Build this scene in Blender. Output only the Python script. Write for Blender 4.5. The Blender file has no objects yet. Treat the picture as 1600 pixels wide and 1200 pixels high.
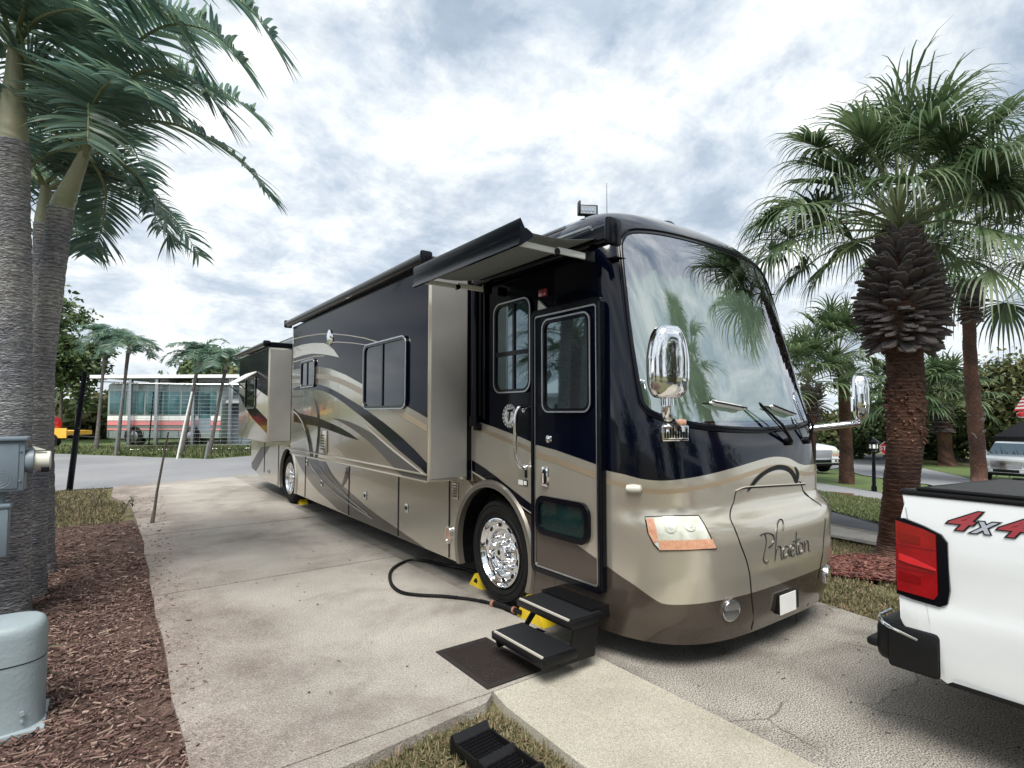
import bpy, bmesh, math, random
from mathutils import Vector, Matrix, noise
from mathutils.geometry import delaunay_2d_cdt
PI = math.pi
R = math.radians
random.seed(7)
scene = bpy.context.scene
# ------------------------------------------------------------------ camera
F, H = 865.0, 1.66
YAW = math.atan(635 / F); PIT = math.atan(45 / F)
cd = bpy.data.cameras.new('Camera'); cam = bpy.data.objects.new('Camera', cd)
scene.collection.objects.link(cam); scene.camera = cam
cd.sensor_width = 36; cd.lens = 36 * F / 1600; cd.clip_end = 3000; cd.clip_start = .05
cam.location = (0, 0, H); cam.rotation_euler = (PI / 2 + PIT, 0, -YAW)
# ------------------------------------------------------------------ light
SUN_EL, SUN_AZ = 58, 222      # degrees; azimuth clockwise from +Y
w = bpy.data.worlds.new('World'); scene.world = w; w.use_nodes = True
nt = w.node_tree; N = nt.nodes; L = nt.links; N.clear()
out = N.new('ShaderNodeOutputWorld'); bg = N.new('ShaderNodeBackground'); bg.inputs[1].default_value = .1
sky = N.new('ShaderNodeTexSky'); sky.sky_type = 'NISHITA'; sky.sun_disc = False
sky.sun_elevation = R(SUN_EL); sky.sun_rotation = R(SUN_AZ); sky.air_density = 1.2; sky.dust_density = 1.5
tc = N.new('ShaderNodeTexCoord'); sep = N.new('ShaderNodeSeparateXYZ'); L.new(tc.outputs['Generated'], sep.inputs[0])
def wm(op, a, b=None, c=None):
    n = N.new('ShaderNodeMath'); n.operation = op
    for i, v in enumerate((a, b, c)):
        if v is None: continue
        if isinstance(v, (int, float)): n.inputs[i].default_value = v
        else: L.new(v, n.inputs[i])
    return n.outputs[0]
zz = wm('MAXIMUM', sep.outputs[2], 0.0); zz = wm('ADD', zz, .30)
cx_ = wm('DIVIDE', sep.outputs[0], zz); cy_ = wm('DIVIDE', sep.outputs[1], zz)
cmb = N.new('ShaderNodeCombineXYZ'); L.new(cx_, cmb.inputs[0]); L.new(cy_, cmb.inputs[1])
def wnoise(scale, det, rough, dist, off):
    n = N.new('ShaderNodeTexNoise'); n.inputs['Scale'].default_value = scale; n.inputs['Detail'].default_value = det
    n.inputs['Roughness'].default_value = rough; n.inputs['Distortion'].default_value = dist
    m = N.new('ShaderNodeMapping'); m.inputs['Location'].default_value = off; L.new(cmb.outputs[0], m.inputs[0]); L.new(m.outputs[0], n.inputs['Vector'])
    return n.outputs['Fac']
def wramp(v, stops):
    r = N.new('ShaderNodeValToRGB'); L.new(v, r.inputs[0]); e = r.color_ramp.elements
    while len(e) < len(stops): e.new(.5)
    for q, (p, c) in zip(e, stops): q.position = p; q.color = (*c, 1)
    return r.outputs[0]
def wmix(f, a, b):
    m = N.new('ShaderNodeMix'); m.data_type = 'RGBA'
    L.new(f, m.inputs['Factor']) if not isinstance(f, float) else setattr(m.inputs['Factor'], 'default_value', f)
    L.new(a, m.inputs['A']); L.new(b, m.inputs['B']); return m.outputs['Result']
cov = wramp(wnoise(1.6, 8, .6, .3, (3.1, 1.7, 0)), [(.25, (0, 0, 0)), (.38, (1, 1, 1))])
body = wramp(wnoise(3.6, 12, .64, .2, (0.3, 5.2, 2)), [(.36, (3.2, 3.8, 4.5)), (.44, (4.1, 4.6, 5.2)), (.52, (5.2, 5.6, 5.9)), (.62, (6.8, 7.0, 7.1))])
shade = wramp(wnoise(1.7, 7, .6, .2, (7.7, 2.2, 4)), [(.38, (.74, .78, .83)), (.53, (1.08, 1.07, 1.06))])
mul = N.new('ShaderNodeMix'); mul.data_type = 'RGBA'; mul.blend_type = 'MULTIPLY'; mul.inputs['Factor'].default_value = 1
L.new(body, mul.inputs['A']); L.new(shade, mul.inputs['B'])
skyg = N.new('ShaderNodeMix'); skyg.data_type = 'RGBA'; skyg.blend_type = 'MULTIPLY'; skyg.inputs['Factor'].default_value = 1
L.new(sky.outputs[0], skyg.inputs['A']); skyg.inputs['B'].default_value = (1.15, 1.1, 1.05, 1)
hz = wramp(sep.outputs[2], [(.0, (1, 1, 1)), (.22, (0, 0, 0))])
hzf = wm('MULTIPLY', hz, .45)
cl = wmix(cov, skyg.outputs['Result'], mul.outputs['Result'])
hcol = N.new('ShaderNodeRGB'); hcol.outputs[0].default_value = (5.6, 6.1, 6.4, 1)
fin = wmix(hzf, cl, hcol.outputs[0])
L.new(fin, bg.inputs[0]); L.new(bg.outputs[0], out.inputs[0])
sd = bpy.data.lights.new('Sun', 'SUN'); sd.energy = 3.6; sd.angle = R(32); sd.color = (1, .96, .9)
so = bpy.data.objects.new('Sun', sd); scene.collection.objects.link(so)
sdir = Vector((math.sin(R(SUN_AZ)) * math.cos(R(SUN_EL)), math.cos(R(SUN_AZ)) * math.cos(R(SUN_EL)), math.sin(R(SUN_EL))))
so.rotation_euler = sdir.to_track_quat('Z', 'Y').to_euler()
vs = scene.view_settings; vs.view_transform = 'Standard'; vs.look = 'None'; vs.exposure = 0.75; vs.gamma = 1
# ------------------------------------------------------------------ geometry of the place
RT = (math.cos(YAW), -math.sin(YAW), 0)
FW = (math.sin(YAW) * math.cos(PIT), math.cos(YAW) * math.cos(PIT), math.sin(PIT))
UP = (-math.sin(YAW) * math.sin(PIT), -math.cos(YAW) * math.sin(PIT), math.cos(PIT))
def ray(px, py):
    a = (px - 800) / F; b = -(py - 600) / F
    return tuple(FW[i] + a * RT[i] + b * UP[i] for i in range(3))
def onx(px, py, X):
    d = ray(px, py); t = X / d[0]; return (d[1] * t, H + d[2] * t)      # (y, z) on a plane parallel to the coach side
SLOPE, X0, X1 = -.05, 6.5, 38
def gz(x): return 0 if x < X0 else SLOPE * (min(x, X1) - X0)           # the ground falls gently away to the right
def og(px, py):
    d = ray(px, py); t = 1.0
    while H + d[2] * t > gz(d[0] * t) and t < 150: t += .01
    return Vector((d[0] * t, d[1] * t, gz(d[0] * t)))
def at(px, py, d):
    r = ray(px, py); return Vector((r[0] * d, r[1] * d, H + r[2] * d))
# ------------------------------------------------------------------ materials
MATS = {}
def mat(name, col, rough=.5, metal=0., col2=None, vs_=6., var=1., bump=0., bs=60., coat=0., det=6, spec=.5, trans=0., island=None, stretch=None, bands=0.):
    m = bpy.data.materials.new(name); m.use_nodes = True; MATS[name] = m
    t = m.node_tree; n = t.nodes; l = t.links; b = n['Principled BSDF']
    b.inputs['Base Color'].default_value = (*col, 1); b.inputs['Roughness'].default_value = rough
    b.inputs['Metallic'].default_value = metal; b.inputs['Coat Weight'].default_value = coat; b.inputs['Coat Roughness'].default_value = .03
    b.inputs['Specular IOR Level'].default_value = spec
    c = n.new('ShaderNodeTexCoord'); vec = c.outputs['Object']
    if stretch:
        mp = n.new('ShaderNodeMapping'); mp.inputs['Scale'].default_value = stretch; l.new(vec, mp.inputs[0]); vec = mp.outputs[0]
    colout = None
    if col2:
        nz = n.new('ShaderNodeTexNoise'); nz.inputs['Scale'].default_value = vs_; nz.inputs['Detail'].default_value = det; nz.inputs['Roughness'].default_value = .6
        l.new(vec, nz.inputs['Vector'])
        rp = n.new('ShaderNodeValToRGB'); rp.color_ramp.elements[0].position = .5 - .2 * var; rp.color_ramp.elements[1].position = .5 + .2 * var
        rp.color_ramp.elements[0].color = (*col, 1); rp.color_ramp.elements[1].color = (*col2, 1)
        l.new(nz.outputs['Fac'], rp.inputs[0]); colout = rp.outputs[0]
    if island:
        g = n.new('ShaderNodeNewGeometry'); rp = n.new('ShaderNodeValToRGB'); e = rp.color_ramp.elements
        while len(e) < len(island): e.new(.5)
        for i, cc in enumerate(island): e[i].position = i / (len(island) - 1); e[i].color = (*cc, 1)
        l.new(g.outputs['Random Per Island'], rp.inputs[0])
        if colout:
            mx = n.new('ShaderNodeMix'); mx.data_type = 'RGBA'; mx.inputs['Factor'].default_value = .5
            l.new(colout, mx.inputs['A']); l.new(rp.outputs[0], mx.inputs['B']); colout = mx.outputs['Result']
        else: colout = rp.outputs[0]
    if colout: l.new(colout, b.inputs['Base Color'])
    if bump:
        nb = n.new('ShaderNodeTexNoise'); nb.inputs['Scale'].default_value = bs; nb.inputs['Detail'].default_value = 5; l.new(vec, nb.inputs['Vector'])
        bp = n.new('ShaderNodeBump'); bp.inputs['Strength'].default_value = bump; bp.inputs['Distance'].default_value = .02
        l.new(nb.outputs['Fac'], bp.inputs['Height']); l.new(bp.outputs[0], b.inputs['Normal'])
        if bands:      # leaf-scar rings
            wv = n.new('ShaderNodeTexWave'); wv.bands_direction = 'Z'; wv.wave_profile = 'SAW'; wv.inputs['Scale'].default_value = bands; wv.inputs['Distortion'].default_value = 3.0; wv.inputs['Detail'].default_value = 3; wv.inputs['Detail Scale'].default_value = 1.4
            l.new(c.outputs['Object'], wv.inputs['Vector']); b2 = n.new('ShaderNodeBump'); b2.inputs['Strength'].default_value = .9; b2.inputs['Distance'].default_value = .03
            l.new(wv.outputs['Fac'], b2.inputs['Height']); l.new(bp.outputs[0], b2.inputs['Normal']); l.new(b2.outputs[0], b.inputs['Normal'])
            rq = n.new('ShaderNodeValToRGB'); rq.color_ramp.elements[0].position = .0; rq.color_ramp.elements[0].color = (.45, .45, .47, 1); rq.color_ramp.elements[1].position = .35; rq.color_ramp.elements[1].color = (1, 1, 1, 1); l.new(wv.outputs['Fac'], rq.inputs[0])
            n2 = n.new('ShaderNodeTexNoise'); n2.inputs['Scale'].default_value = 1.3; n2.inputs['Detail'].default_value = 6; l.new(c.outputs['Object'], n2.inputs['Vector'])
            r2 = n.new('ShaderNodeValToRGB'); r2.color_ramp.elements[0].position = .38; r2.color_ramp.elements[0].color = (.55, .57, .66, 1); r2.color_ramp.elements[1].position = .62; r2.color_ramp.elements[1].color = (1.15, 1.13, 1.08, 1); l.new(n2.outputs['Fac'], r2.inputs[0])
            m1 = n.new('ShaderNodeMix'); m1.data_type = 'RGBA'; m1.blend_type = 'MULTIPLY'; m1.inputs['Factor'].default_value = 1; l.new(colout, m1.inputs['A']); l.new(rq.outputs[0], m1.inputs['B'])
            m2 = n.new('ShaderNodeMix'); m2.data_type = 'RGBA'; m2.blend_type = 'MULTIPLY'; m2.inputs['Factor'].default_value = 1; l.new(m1.outputs['Result'], m2.inputs['A']); l.new(r2.outputs[0], m2.inputs['B']); l.new(m2.outputs['Result'], b.inputs['Base Color'])
    if trans:
        tr = n.new('ShaderNodeBsdfTranslucent'); mx = n.new('ShaderNodeMixShader'); mx.inputs[0].default_value = trans
        if colout: l.new(colout, tr.inputs[0])
        else: tr.inputs[0].default_value = (*col, 1)
        l.new(b.outputs[0], mx.inputs[1]); l.new(tr.outputs[0], mx.inputs[2]); l.new(mx.outputs[0], n['Material Output'].inputs[0])
    return m
navy = mat('navy_paint', (.0008, .0014, .006), .1, 0, (.001, .0018, .007), 1.5, coat=.4, spec=.25)
navys = mat('navy_side_paint', (.0007, .0013, .006), .14, 0, (.001, .0018, .008), 1.5, coat=.12, spec=.08)
beige = mat('beige_metallic_paint', (.51, .478, .405), .22, .68, (.54, .505, .43), 2, coat=.5)
brown = mat('brown_metallic_paint', (.068, .054, .044), .24, .5, (.085, .067, .054), 2, coat=.55)
tan = mat('tan_stripe_paint', (.31, .245, .17), .3, .3, coat=.2)
grey = mat('grey_brown_stripe_paint', (.07, .065, .06), .35, .2, coat=.15, spec=.3)
pin = mat('pale_pinstripe_paint', (.40, .38, .34), .5, 0, spec=.2)
panel = mat('slide_end_panel', (.29, .285, .27), .42, .5, (.33, .325, .305), 3, bump=.03, bs=200)
black = mat('black_plastic', (.0025, .0025, .003), .4, 0, (.004, .004, .005), 20, bump=.1, bs=120, spec=.3)
blackg = mat('black_gloss_trim', (.0012, .0016, .004), .22, coat=.15, spec=.2)
matteb = mat('matte_black_vinyl', (.006, .006, .007), .5, spec=.2)
tyre = mat('tyre_rubber', (.004, .004, .0045), .75, 0, (.009, .0085, .008), 8, spec=.25, bump=.15, bs=60)
chrome = mat('chrome', (.82, .83, .85), .06, 1)
steel = mat('brushed_steel', (.55, .56, .57), .28, 1, (.45, .46, .48), 30)
glassd = mat('tinted_side_glass', (.16, .21, .23), .03, .9)
glassb = mat('dark_slide_glass', (.004, .007, .014), .06, 0, coat=.25, spec=.25)
white = mat('white_paint', (.60, .62, .63), .2, 0, (.57, .60, .615), 2, bump=.015, bs=1.5, coat=1)
whitep = mat('white_plastic', (.75, .76, .74), .4, 0, (.66, .67, .65), 6)
fabric = mat('grey_awning_fabric', (.20, .22, .21), .85, 0, (.23, .25, .24), 40, trans=.15)
red = mat('red_lens', (.26, .002, .005), .1, 0, (.17, .001, .003), 9, coat=1)
redb = mat('bright_red_lens', (.50, .015, .02), .12, coat=1)
orange = mat('amber_lens', (.46, .20, .12), .2, 0, (.60, .36, .24), 30, coat=1)
lens = mat('clear_headlamp_lens', (.70, .71, .62), .12, .2, (.48, .50, .43), 14, coat=1)
yellow = mat('yellow_plastic', (.75, .55, .02), .4, 0, (.6, .42, .02), 12)
utilg = mat('grey_utility_paint', (.13, .17, .205), .45, 0, (.155, .195, .23), 5, bump=.08, bs=90)
utilc = mat('pale_grey_cabinet', (.20, .25, .27), .5, 0, (.25, .30, .32), 4, bump=.12, bs=50)
cream = mat('cream_plastic', (.62, .62, .54), .45, 0, (.55, .55, .47), 8)
copper = mat('copper_ring', (.6, .3, .22), .3, .7)
curtain = mat('pale_green_curtain', (.24, .30, .23), .85, 0, (.17, .22, .16), 2.5, trans=.1)
blackm = mat('black_mesh', (.006, .004, .0035), .8, 0, (.014, .009, .007), 60, bump=.6, bs=90)
def glassmat():
    m = bpy.data.materials.new('windshield_glass'); m.use_nodes = True; t = m.node_tree; n = t.nodes; l = t.links
    n.remove(n['Principled BSDF'])
    tr = n.new('ShaderNodeBsdfTransparent'); tr.inputs[0].default_value = (.80, .88, .84, 1)
    gl = n.new('ShaderNodeBsdfGlossy'); gl.inputs['Roughness'].default_value = .015; gl.inputs[0].default_value = (.9, .93, 1, 1)
    ge = n.new('ShaderNodeNewGeometry'); dt = n.new('ShaderNodeVectorMath'); dt.operation = 'DOT_PRODUCT'; l.new(ge.outputs['Incoming'], dt.inputs[0]); l.new(ge.outputs['Normal'], dt.inputs[1])
    def mth(op, a, b):
        q = n.new('ShaderNodeMath'); q.operation = op; q.use_clamp = False
        for i, v in enumerate((a, b)):
            if isinstance(v, (int, float)): q.inputs[i].default_value = v
            else: l.new(v, q.inputs[i])
        return q.outputs[0]
    ab = mth('ABSOLUTE', dt.outputs['Value'], 0); om = mth('SUBTRACT', 1, ab); fw_ = mth('MULTIPLY', mth('POWER', om, 4.0), .58); fsum = mth('ADD', fw_, .40)
    mx = n.new('ShaderNodeMixShader'); l.new(fsum, mx.inputs[0]); l.new(tr.outputs[0], mx.inputs[1]); l.new(gl.outputs[0], mx.inputs[2])
    l.new(mx.outputs[0], n['Material Output'].inputs[0]); return m
wglass = glassmat()
def groundmat(name, cols, scale, speck, sscale, bump, bs, cracks=0., stains=None, rough=.9, st_scale=.7, fine=(.3, .7), leftdirt=False):
    m = bpy.data.materials.new(name); m.use_nodes = True; t = m.node_tree; n = t.nodes; l = t.links; b = n['Principled BSDF']
    b.inputs['Roughness'].default_value = rough; b.inputs['Specular IOR Level'].default_value = .25
    c = n.new('ShaderNodeTexCoord')
    def nz(s, d=6, r=.6, dist=0.):
        q = n.new('ShaderNodeTexNoise'); q.inputs['Scale'].default_value = s; q.inputs['Detail'].default_value = d; q.inputs['Roughness'].default_value = r; q.inputs['Distortion'].default_value = dist
        l.new(c.outputs['Object'], q.inputs['Vector']); return q.outputs['Fac']
    def ramp(v, st):
        r = n.new('ShaderNodeValToRGB'); l.new(v, r.inputs[0]); e = r.color_ramp.elements
        while len(e) < len(st): e.new(.5)
        for q, (p, cc) in zip(e, st): q.position = p; q.color = (*cc, 1)
        return r.outputs[0]
    def mix(f, a, bb, mode='MIX'):
        q = n.new('ShaderNodeMix'); q.data_type = 'RGBA'; q.blend_type = mode
        if isinstance(f, float): q.inputs['Factor'].default_value = f
        else: l.new(f, q.inputs['Factor'])
        l.new(a, q.inputs['A']); l.new(bb, q.inputs['B']); return q.outputs['Result']
    col = ramp(nz(scale), [(.3, cols[0]), (.5, cols[1]), (.7, cols[2])])
    sp = ramp(nz(sscale, 3, .7), [(fine[0], (1 - speck,) * 3), (fine[1], (1 + speck * .6,) * 3)])
    col = mix(1., col, sp, 'MULTIPLY')
    if stains:
        s = ramp(nz(st_scale, 5, .65, .4), [(.50, (0, 0, 0)), (.68, (1, 1, 1))])
        rgb = n.new('ShaderNodeRGB'); rgb.outputs[0].default_value = (*stains, 1)
        k = n.new('ShaderNodeMath'); k.operation = 'MULTIPLY'; k.inputs[1].default_value = .75; l.new(s, k.inputs[0])
        col = mix(k.outputs[0], col, rgb.outputs[0], 'MULTIPLY')
    if cracks:
        v = n.new('ShaderNodeTexVoronoi'); v.feature = 'DISTANCE_TO_EDGE'; v.inputs['Scale'].default_value = cracks
        mp = n.new('ShaderNodeMix'); mp.data_type = 'VECTOR'
        nn = n.new('ShaderNodeTexNoise'); nn.inputs['Scale'].default_value = 1.2; nn.inputs['Detail'].default_value = 8; l.new(c.outputs['Object'], nn.inputs['Vector'])
        va = n.new('ShaderNodeVectorMath'); va.operation = 'MULTIPLY_ADD'; va.inputs[1].default_value = (.55, .55, .55)
        l.new(nn.outputs['Color'], va.inputs[0]); l.new(c.outputs['Object'], va.inputs[2]); l.new(va.outputs[0], v.inputs['Vector'])
        cr = ramp(v.outputs['Distance'], [(0., (.38, .37, .36)), (.008 * cracks, (1, 1, 1))])
        msk = ramp(nz(.8, 2), [(.45, (0, 0, 0)), (.55, (1, 1, 1))])
        one = n.new('ShaderNodeRGB'); one.outputs[0].default_value = (1, 1, 1, 1)
        col = mix(1., col, mix(msk, one.outputs[0], cr), 'MULTIPLY')
    if leftdirt:     # washed-out mulch stain along the bed edge
        sx_ = n.new('ShaderNodeSeparateXYZ'); l.new(c.outputs['Object'], sx_.inputs[0]); k1 = n.new('ShaderNodeMath'); k1.operation = 'MULTIPLY_ADD'; l.new(nz(1.6, 8, .7, .6), k1.inputs[0]); k1.inputs[1].default_value = 2.2; l.new(sx_.outputs[0], k1.inputs[2])
        st2 = ramp(k1.outputs[0], [(.0, (1, 1, 1)), (1., (0, 0, 0))]); st2.node.color_ramp.elements[0].position = .0
        mr_ = n.new('ShaderNodeMapRange'); mr_.inputs['From Min'].default_value = 1.25; mr_.inputs['From Max'].default_value = 2.35; mr_.inputs['To Min'].default_value = .85; mr_.inputs['To Max'].default_value = 0; l.new(k1.outputs[0], mr_.inputs[0])
        g2 = ramp(nz(34, 8, .8), [(.36, (.26, .21, .21)), (.48, (.58, .49, .48)), (.60, (1.02, .92, .90))]); col = mix(mr_.outputs[0], col, mix(1., col, g2, 'MULTIPLY'))
    l.new(col, b.inputs['Base Color'])
    bp = n.new('ShaderNodeBump'); bp.inputs['Strength'].default_value = bump; bp.inputs['Distance'].default_value = .02
    l.new(nz(bs, 4), bp.inputs['Height']); l.new(bp.outputs[0], b.inputs['Normal'])
    return m
concrete = groundmat('concrete', [(.27, .25, .225), (.36, .335, .30), (.44, .415, .375)], .8, .42, 80, .8, 100, stains=(.58, .53, .51), st_scale=1.1, leftdirt=True)
concrete2 = groundmat('exposed_aggregate_concrete', [(.38, .355, .29), (.45, .42, .35), (.50, .475, .40)], 2, .55, 170, .7, 150)
asphalt = groundmat('worn_asphalt', [(.22, .205, .18), (.29, .27, .24), (.36, .34, .30)], 1.2, 1., 120, .45, 120, cracks=.8, stains=(.45, .44, .42), st_scale=1.3, fine=(.36, .62))
asphaltd = groundmat('dark_asphalt', [(.035, .038, .045), (.045, .048, .055), (.06, .062, .068)], 1.5, .3, 60, .4, 80)
roadm = groundmat('road_asphalt', [(.17, .175, .185), (.20, .205, .215), (.24, .24, .245)], .35, .2, 50, .3, 60)
grassb = groundmat('grass_ground', [(.075, .085, .035), (.12, .115, .055), (.19, .155, .09)], 1.8, .5, 40, .9, 45)
grassg = groundmat('green_grass_ground', [(.07, .115, .035), (.10, .145, .05), (.14, .165, .075)], 1.3, .5, 40, .9, 45)
mulchb = groundmat('mulch_ground', [(.06, .038, .032), (.10, .062, .05), (.15, .10, .08)], 3, .6, 50, 1., 60)
mulchr = groundmat('red_mulch_ground', [(.07, .022, .018), (.10, .035, .026), (.14, .06, .045)], 3, .6, 50, 1., 60)
chips = mat('mulch_chips', (.1, .06, .05), .9, island=[(.05, .026, .024), (.12, .07, .055), (.085, .042, .038), (.20, .135, .105), (.10, .05, .045), (.34, .26, .21)])
chipsr = mat('red_mulch_chips', (.1, .06, .05), .9, island=[(.07, .018, .014), (.15, .04, .032), (.11, .05, .04), (.22, .11, .085), (.08, .02, .016)])
blades = mat('grass_blades', (.1, .1, .05), .7, island=[(.05, .065, .02), (.12, .11, .045), (.24, .19, .11), (.06, .09, .025), (.33, .26, .17), (.14, .09, .055)], trans=.3)
bladesg = mat('green_grass_blades', (.1, .1, .05), .7, island=[(.05, .085, .025), (.10, .14, .05), (.19, .18, .09), (.07, .11, .035)], trans=.3)
leafp = mat('palm_leaf', (.08, .155, .15), .35, 0, (.16, .25, .18), 3, island=[(.07, .14, .135), (.13, .23, .175), (.24, .33, .17), (.10, .19, .165)], trans=.55, spec=.6)  # pale teal of the haze is put into the leaf colour
leafs = mat('fan_palm_leaf', (.04, .08, .035), .45, 0, (.09, .14, .06), 3, island=[(.04, .08, .04), (.08, .14, .06), (.20, .25, .12), (.055, .10, .05)], trans=.35)
leaft = mat('tree_leaf', (.03, .06, .02), .6, island=[(.025, .05, .02), (.06, .10, .03), (.10, .14, .05), (.035, .07, .025)], trans=.25)
leafy = mat('olive_tree_leaf', (.03, .06, .02), .6, island=[(.05, .08, .03), (.11, .13, .05), (.17, .15, .06), (.06, .10, .035)], trans=.25)
stemg = mat('palm_petiole', (.16, .20, .09), .5, 0, (.22, .25, .13), 5)
trunkd = mat('dark_slim_trunk', (.07, .065, .06), .9, 0, (.16, .15, .14), 5, bump=.6, bs=9)
shaft = mat('green_crownshaft', (.26, .30, .17), .4, 0, (.40, .37, .27), 2.2, stretch=(3, 3, .6))
trunkg = mat('grey_ringed_trunk', (.22, .235, .26), .9, 0, (.68, .70, .71), 5, bump=1., bs=7, stretch=(4.5, 4.5, 13), det=9, bands=9.)
trunkb = mat('brown_fibrous_trunk', (.075, .036, .024), .95, 0, (.30, .16, .11), 4, bump=1., bs=10, stretch=(3, 3, 12), bands=8.)
boot = mat('old_leaf_boot', (.08, .068, .072), .85, 0, (.20, .17, .165), 4, bump=.5, bs=40, island=[(.06, .05, .055), (.16, .14, .135), (.24, .205, .19), (.10, .08, .085)])
bark = mat('bark', (.07, .06, .05), .9, 0, (.14, .12, .10), 6, bump=.6, bs=20)
# ------------------------------------------------------------------ object helpers
ORG = {}
col = scene.collection
def tag(o, label=None, cat=None, group=None, kind=None):
    if label: o['label'] = label
    if cat: o['category'] = cat
    if group: o['group'] = group
    if kind: o['kind'] = kind
    return o
def thing(name, loc, label, cat, group=None, rz=0.):
    o = bpy.data.objects.new(name, None); col.objects.link(o); o.location = loc; o.rotation_euler = (0, 0, rz); o.empty_display_size = .2
    ORG[o] = Vector(loc); return tag(o, label, cat, group)
def raw(name, verts, faces, mats, parent=None, mi=None, smooth=False, origin=None, angle=None):
    org = ORG[parent] if parent else Vector(origin or (0, 0, 0))
    me = bpy.data.meshes.new(name)
    me.from_pydata([(v[0] - org[0], v[1] - org[1], v[2] - org[2]) for v in verts], [], faces)
    for m in (mats if isinstance(mats, (list, tuple)) else [mats]): me.materials.append(m)
    if mi: me.polygons.foreach_set('material_index', mi)
    if smooth:
        me.shade_smooth()
        if angle: me.set_sharp_from_angle(angle=R(angle))
    o = bpy.data.objects.new(name, me); col.objects.link(o); o.parent = parent
    if not parent: o.location = org
    ORG[o] = org; return o
class MB:
    def __init__(s): s.bm = bmesh.new(); s.m = 0
    def mark(s, fs, m=None):
        for f in fs: f.material_index = s.m if m is None else m
    def box(s, a, b, bev=0., rot=None, seg=2, m=None):
        a, b = Vector(a), Vector(b); c = (a + b) / 2; d = b - a
        mt = Matrix.Translation(c) @ (rot.to_4x4() if rot else Matrix.Identity(4)) @ Matrix.Diagonal((abs(d.x), abs(d.y), abs(d.z), 1))
        n0 = set(s.bm.faces); r = bmesh.ops.create_cube(s.bm, size=1, matrix=mt)
        if bev:
            es = {e for v in r['verts'] for e in v.link_edges}
            bmesh.ops.bevel(s.bm, geom=list(es), offset=bev, segments=seg, profile=.5, affect='EDGES')
        s.mark([f for f in s.bm.faces if f not in n0], m); return s
    def tube(s, pts, r, seg=8, caps=True, m=None, closed=False):
        pts = [Vector(p) for p in pts]; n = len(pts); rs = r if isinstance(r, (list, tuple)) else [r] * n
        rings = []; pu = None
        for i, p in enumerate(pts):
            if closed: t = pts[(i + 1) % n] - pts[i - 1]
            else: t = pts[min(i + 1, n - 1)] - pts[max(i - 1, 0)]
            t = t.normalized() if t.length else Vector((0, 0, 1))
            if pu is None: u = t.cross(Vector((0, 0, 1)) if abs(t.z) < .9 else Vector((1, 0, 0))).normalized()
            else: u = (pu - t * pu.dot(t)).normalized()
            pu = u; v = t.cross(u)
            rings.append([s.bm.verts.new(p + (u * math.cos(2 * PI * k / seg) + v * math.sin(2 * PI * k / seg)) * rs[i]) for k in range(seg)])
        fs = []
        for i in range(n if closed else n - 1):
            A, B = rings[i], rings[(i + 1) % n]
            for k in range(seg): fs.append(s.bm.faces.new((A[k], A[(k + 1) % seg], B[(k + 1) % seg], B[k])))
        if caps and not closed:
            fs.append(s.bm.faces.new(rings[0][::-1])); fs.append(s.bm.faces.new(rings[-1]))
        s.mark(fs, m); return s
    def lathe(s, prof, c, axis='z', seg=32, m=None, ms=None, caps=True):
        c = Vector(c); rings = []
        for h, r in prof:
            ring = []
            for k in range(seg):
                a = 2 * PI * k / seg; p, q = r * math.cos(a), r * math.sin(a)
                ring.append(s.bm.verts.new(c + (Vector((p, q, h)) if axis == 'z' else Vector((h, p, q)) if axis == 'x' else Vector((p, h, q)))))
            rings.append(ring)
        for i in range(len(rings) - 1):
            fs = [s.bm.faces.new((rings[i][k], rings[i][(k + 1) % seg], rings[i + 1][(k + 1) % seg], rings[i + 1][k])) for k in range(seg)]
            s.mark(fs, ms[i] if ms else m)
        if not caps: return s
        if prof[0][1] > 1e-4: s.mark([s.bm.faces.new(rings[0][::-1])], ms[0] if ms else m)
        if prof[-1][1] > 1e-4: s.mark([s.bm.faces.new(rings[-1])], ms[-1] if ms else m)
        return s
    def prism(s, pts, off, m=None):       # closed outline (3-D, planar) swept by off
        off = Vector(off); A = [s.bm.verts.new(p) for p in pts]; B = [s.bm.verts.new(Vector(p) + off) for p in pts]; n = len(pts)
        fs = [s.bm.faces.new(A[::-1]), s.bm.faces.new(B)] + [s.bm.faces.new((A[i], A[(i + 1) % n], B[(i + 1) % n], B[i])) for i in range(n)]
        s.mark(fs, m); return s
    def face(s, pts, m=None):
        f = s.bm.faces.new([s.bm.verts.new(p) for p in pts]); s.mark([f], m); return s
    def ringx(s, o, i, x0, x1, m=None):   # frame between two outlines in (y, z)
        n = len(o)
        O0 = [s.bm.verts.new((x0, *p)) for p in o]; I0 = [s.bm.verts.new((x0, *p)) for p in i]
        O1 = [s.bm.verts.new((x1, *p)) for p in o]; I1 = [s.bm.verts.new((x1, *p)) for p in i]; fs = []
        for k in range(n):
            j = (k + 1) % n
            for a, b in ((O0, I0), (I1, O1), (O1, O0), (I0, I1)): fs.append(s.bm.faces.new((a[k], a[j], b[j], b[k])))
        s.mark(fs, m); return s
    def grid(s, fn, nu, nv, m=None, closeu=False):
        V = [[s.bm.verts.new(fn(i / nu, j / nv)) for j in range(nv + 1)] for i in range(nu + (0 if closeu else 1))]; fs = []
        for i in range(nu):
            a, b = V[i], V[(i + 1) % len(V)]
            for j in range(nv): fs.append(s.bm.faces.new((a[j], b[j], b[j + 1], a[j + 1])))
        s.mark(fs, m); return s
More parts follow.
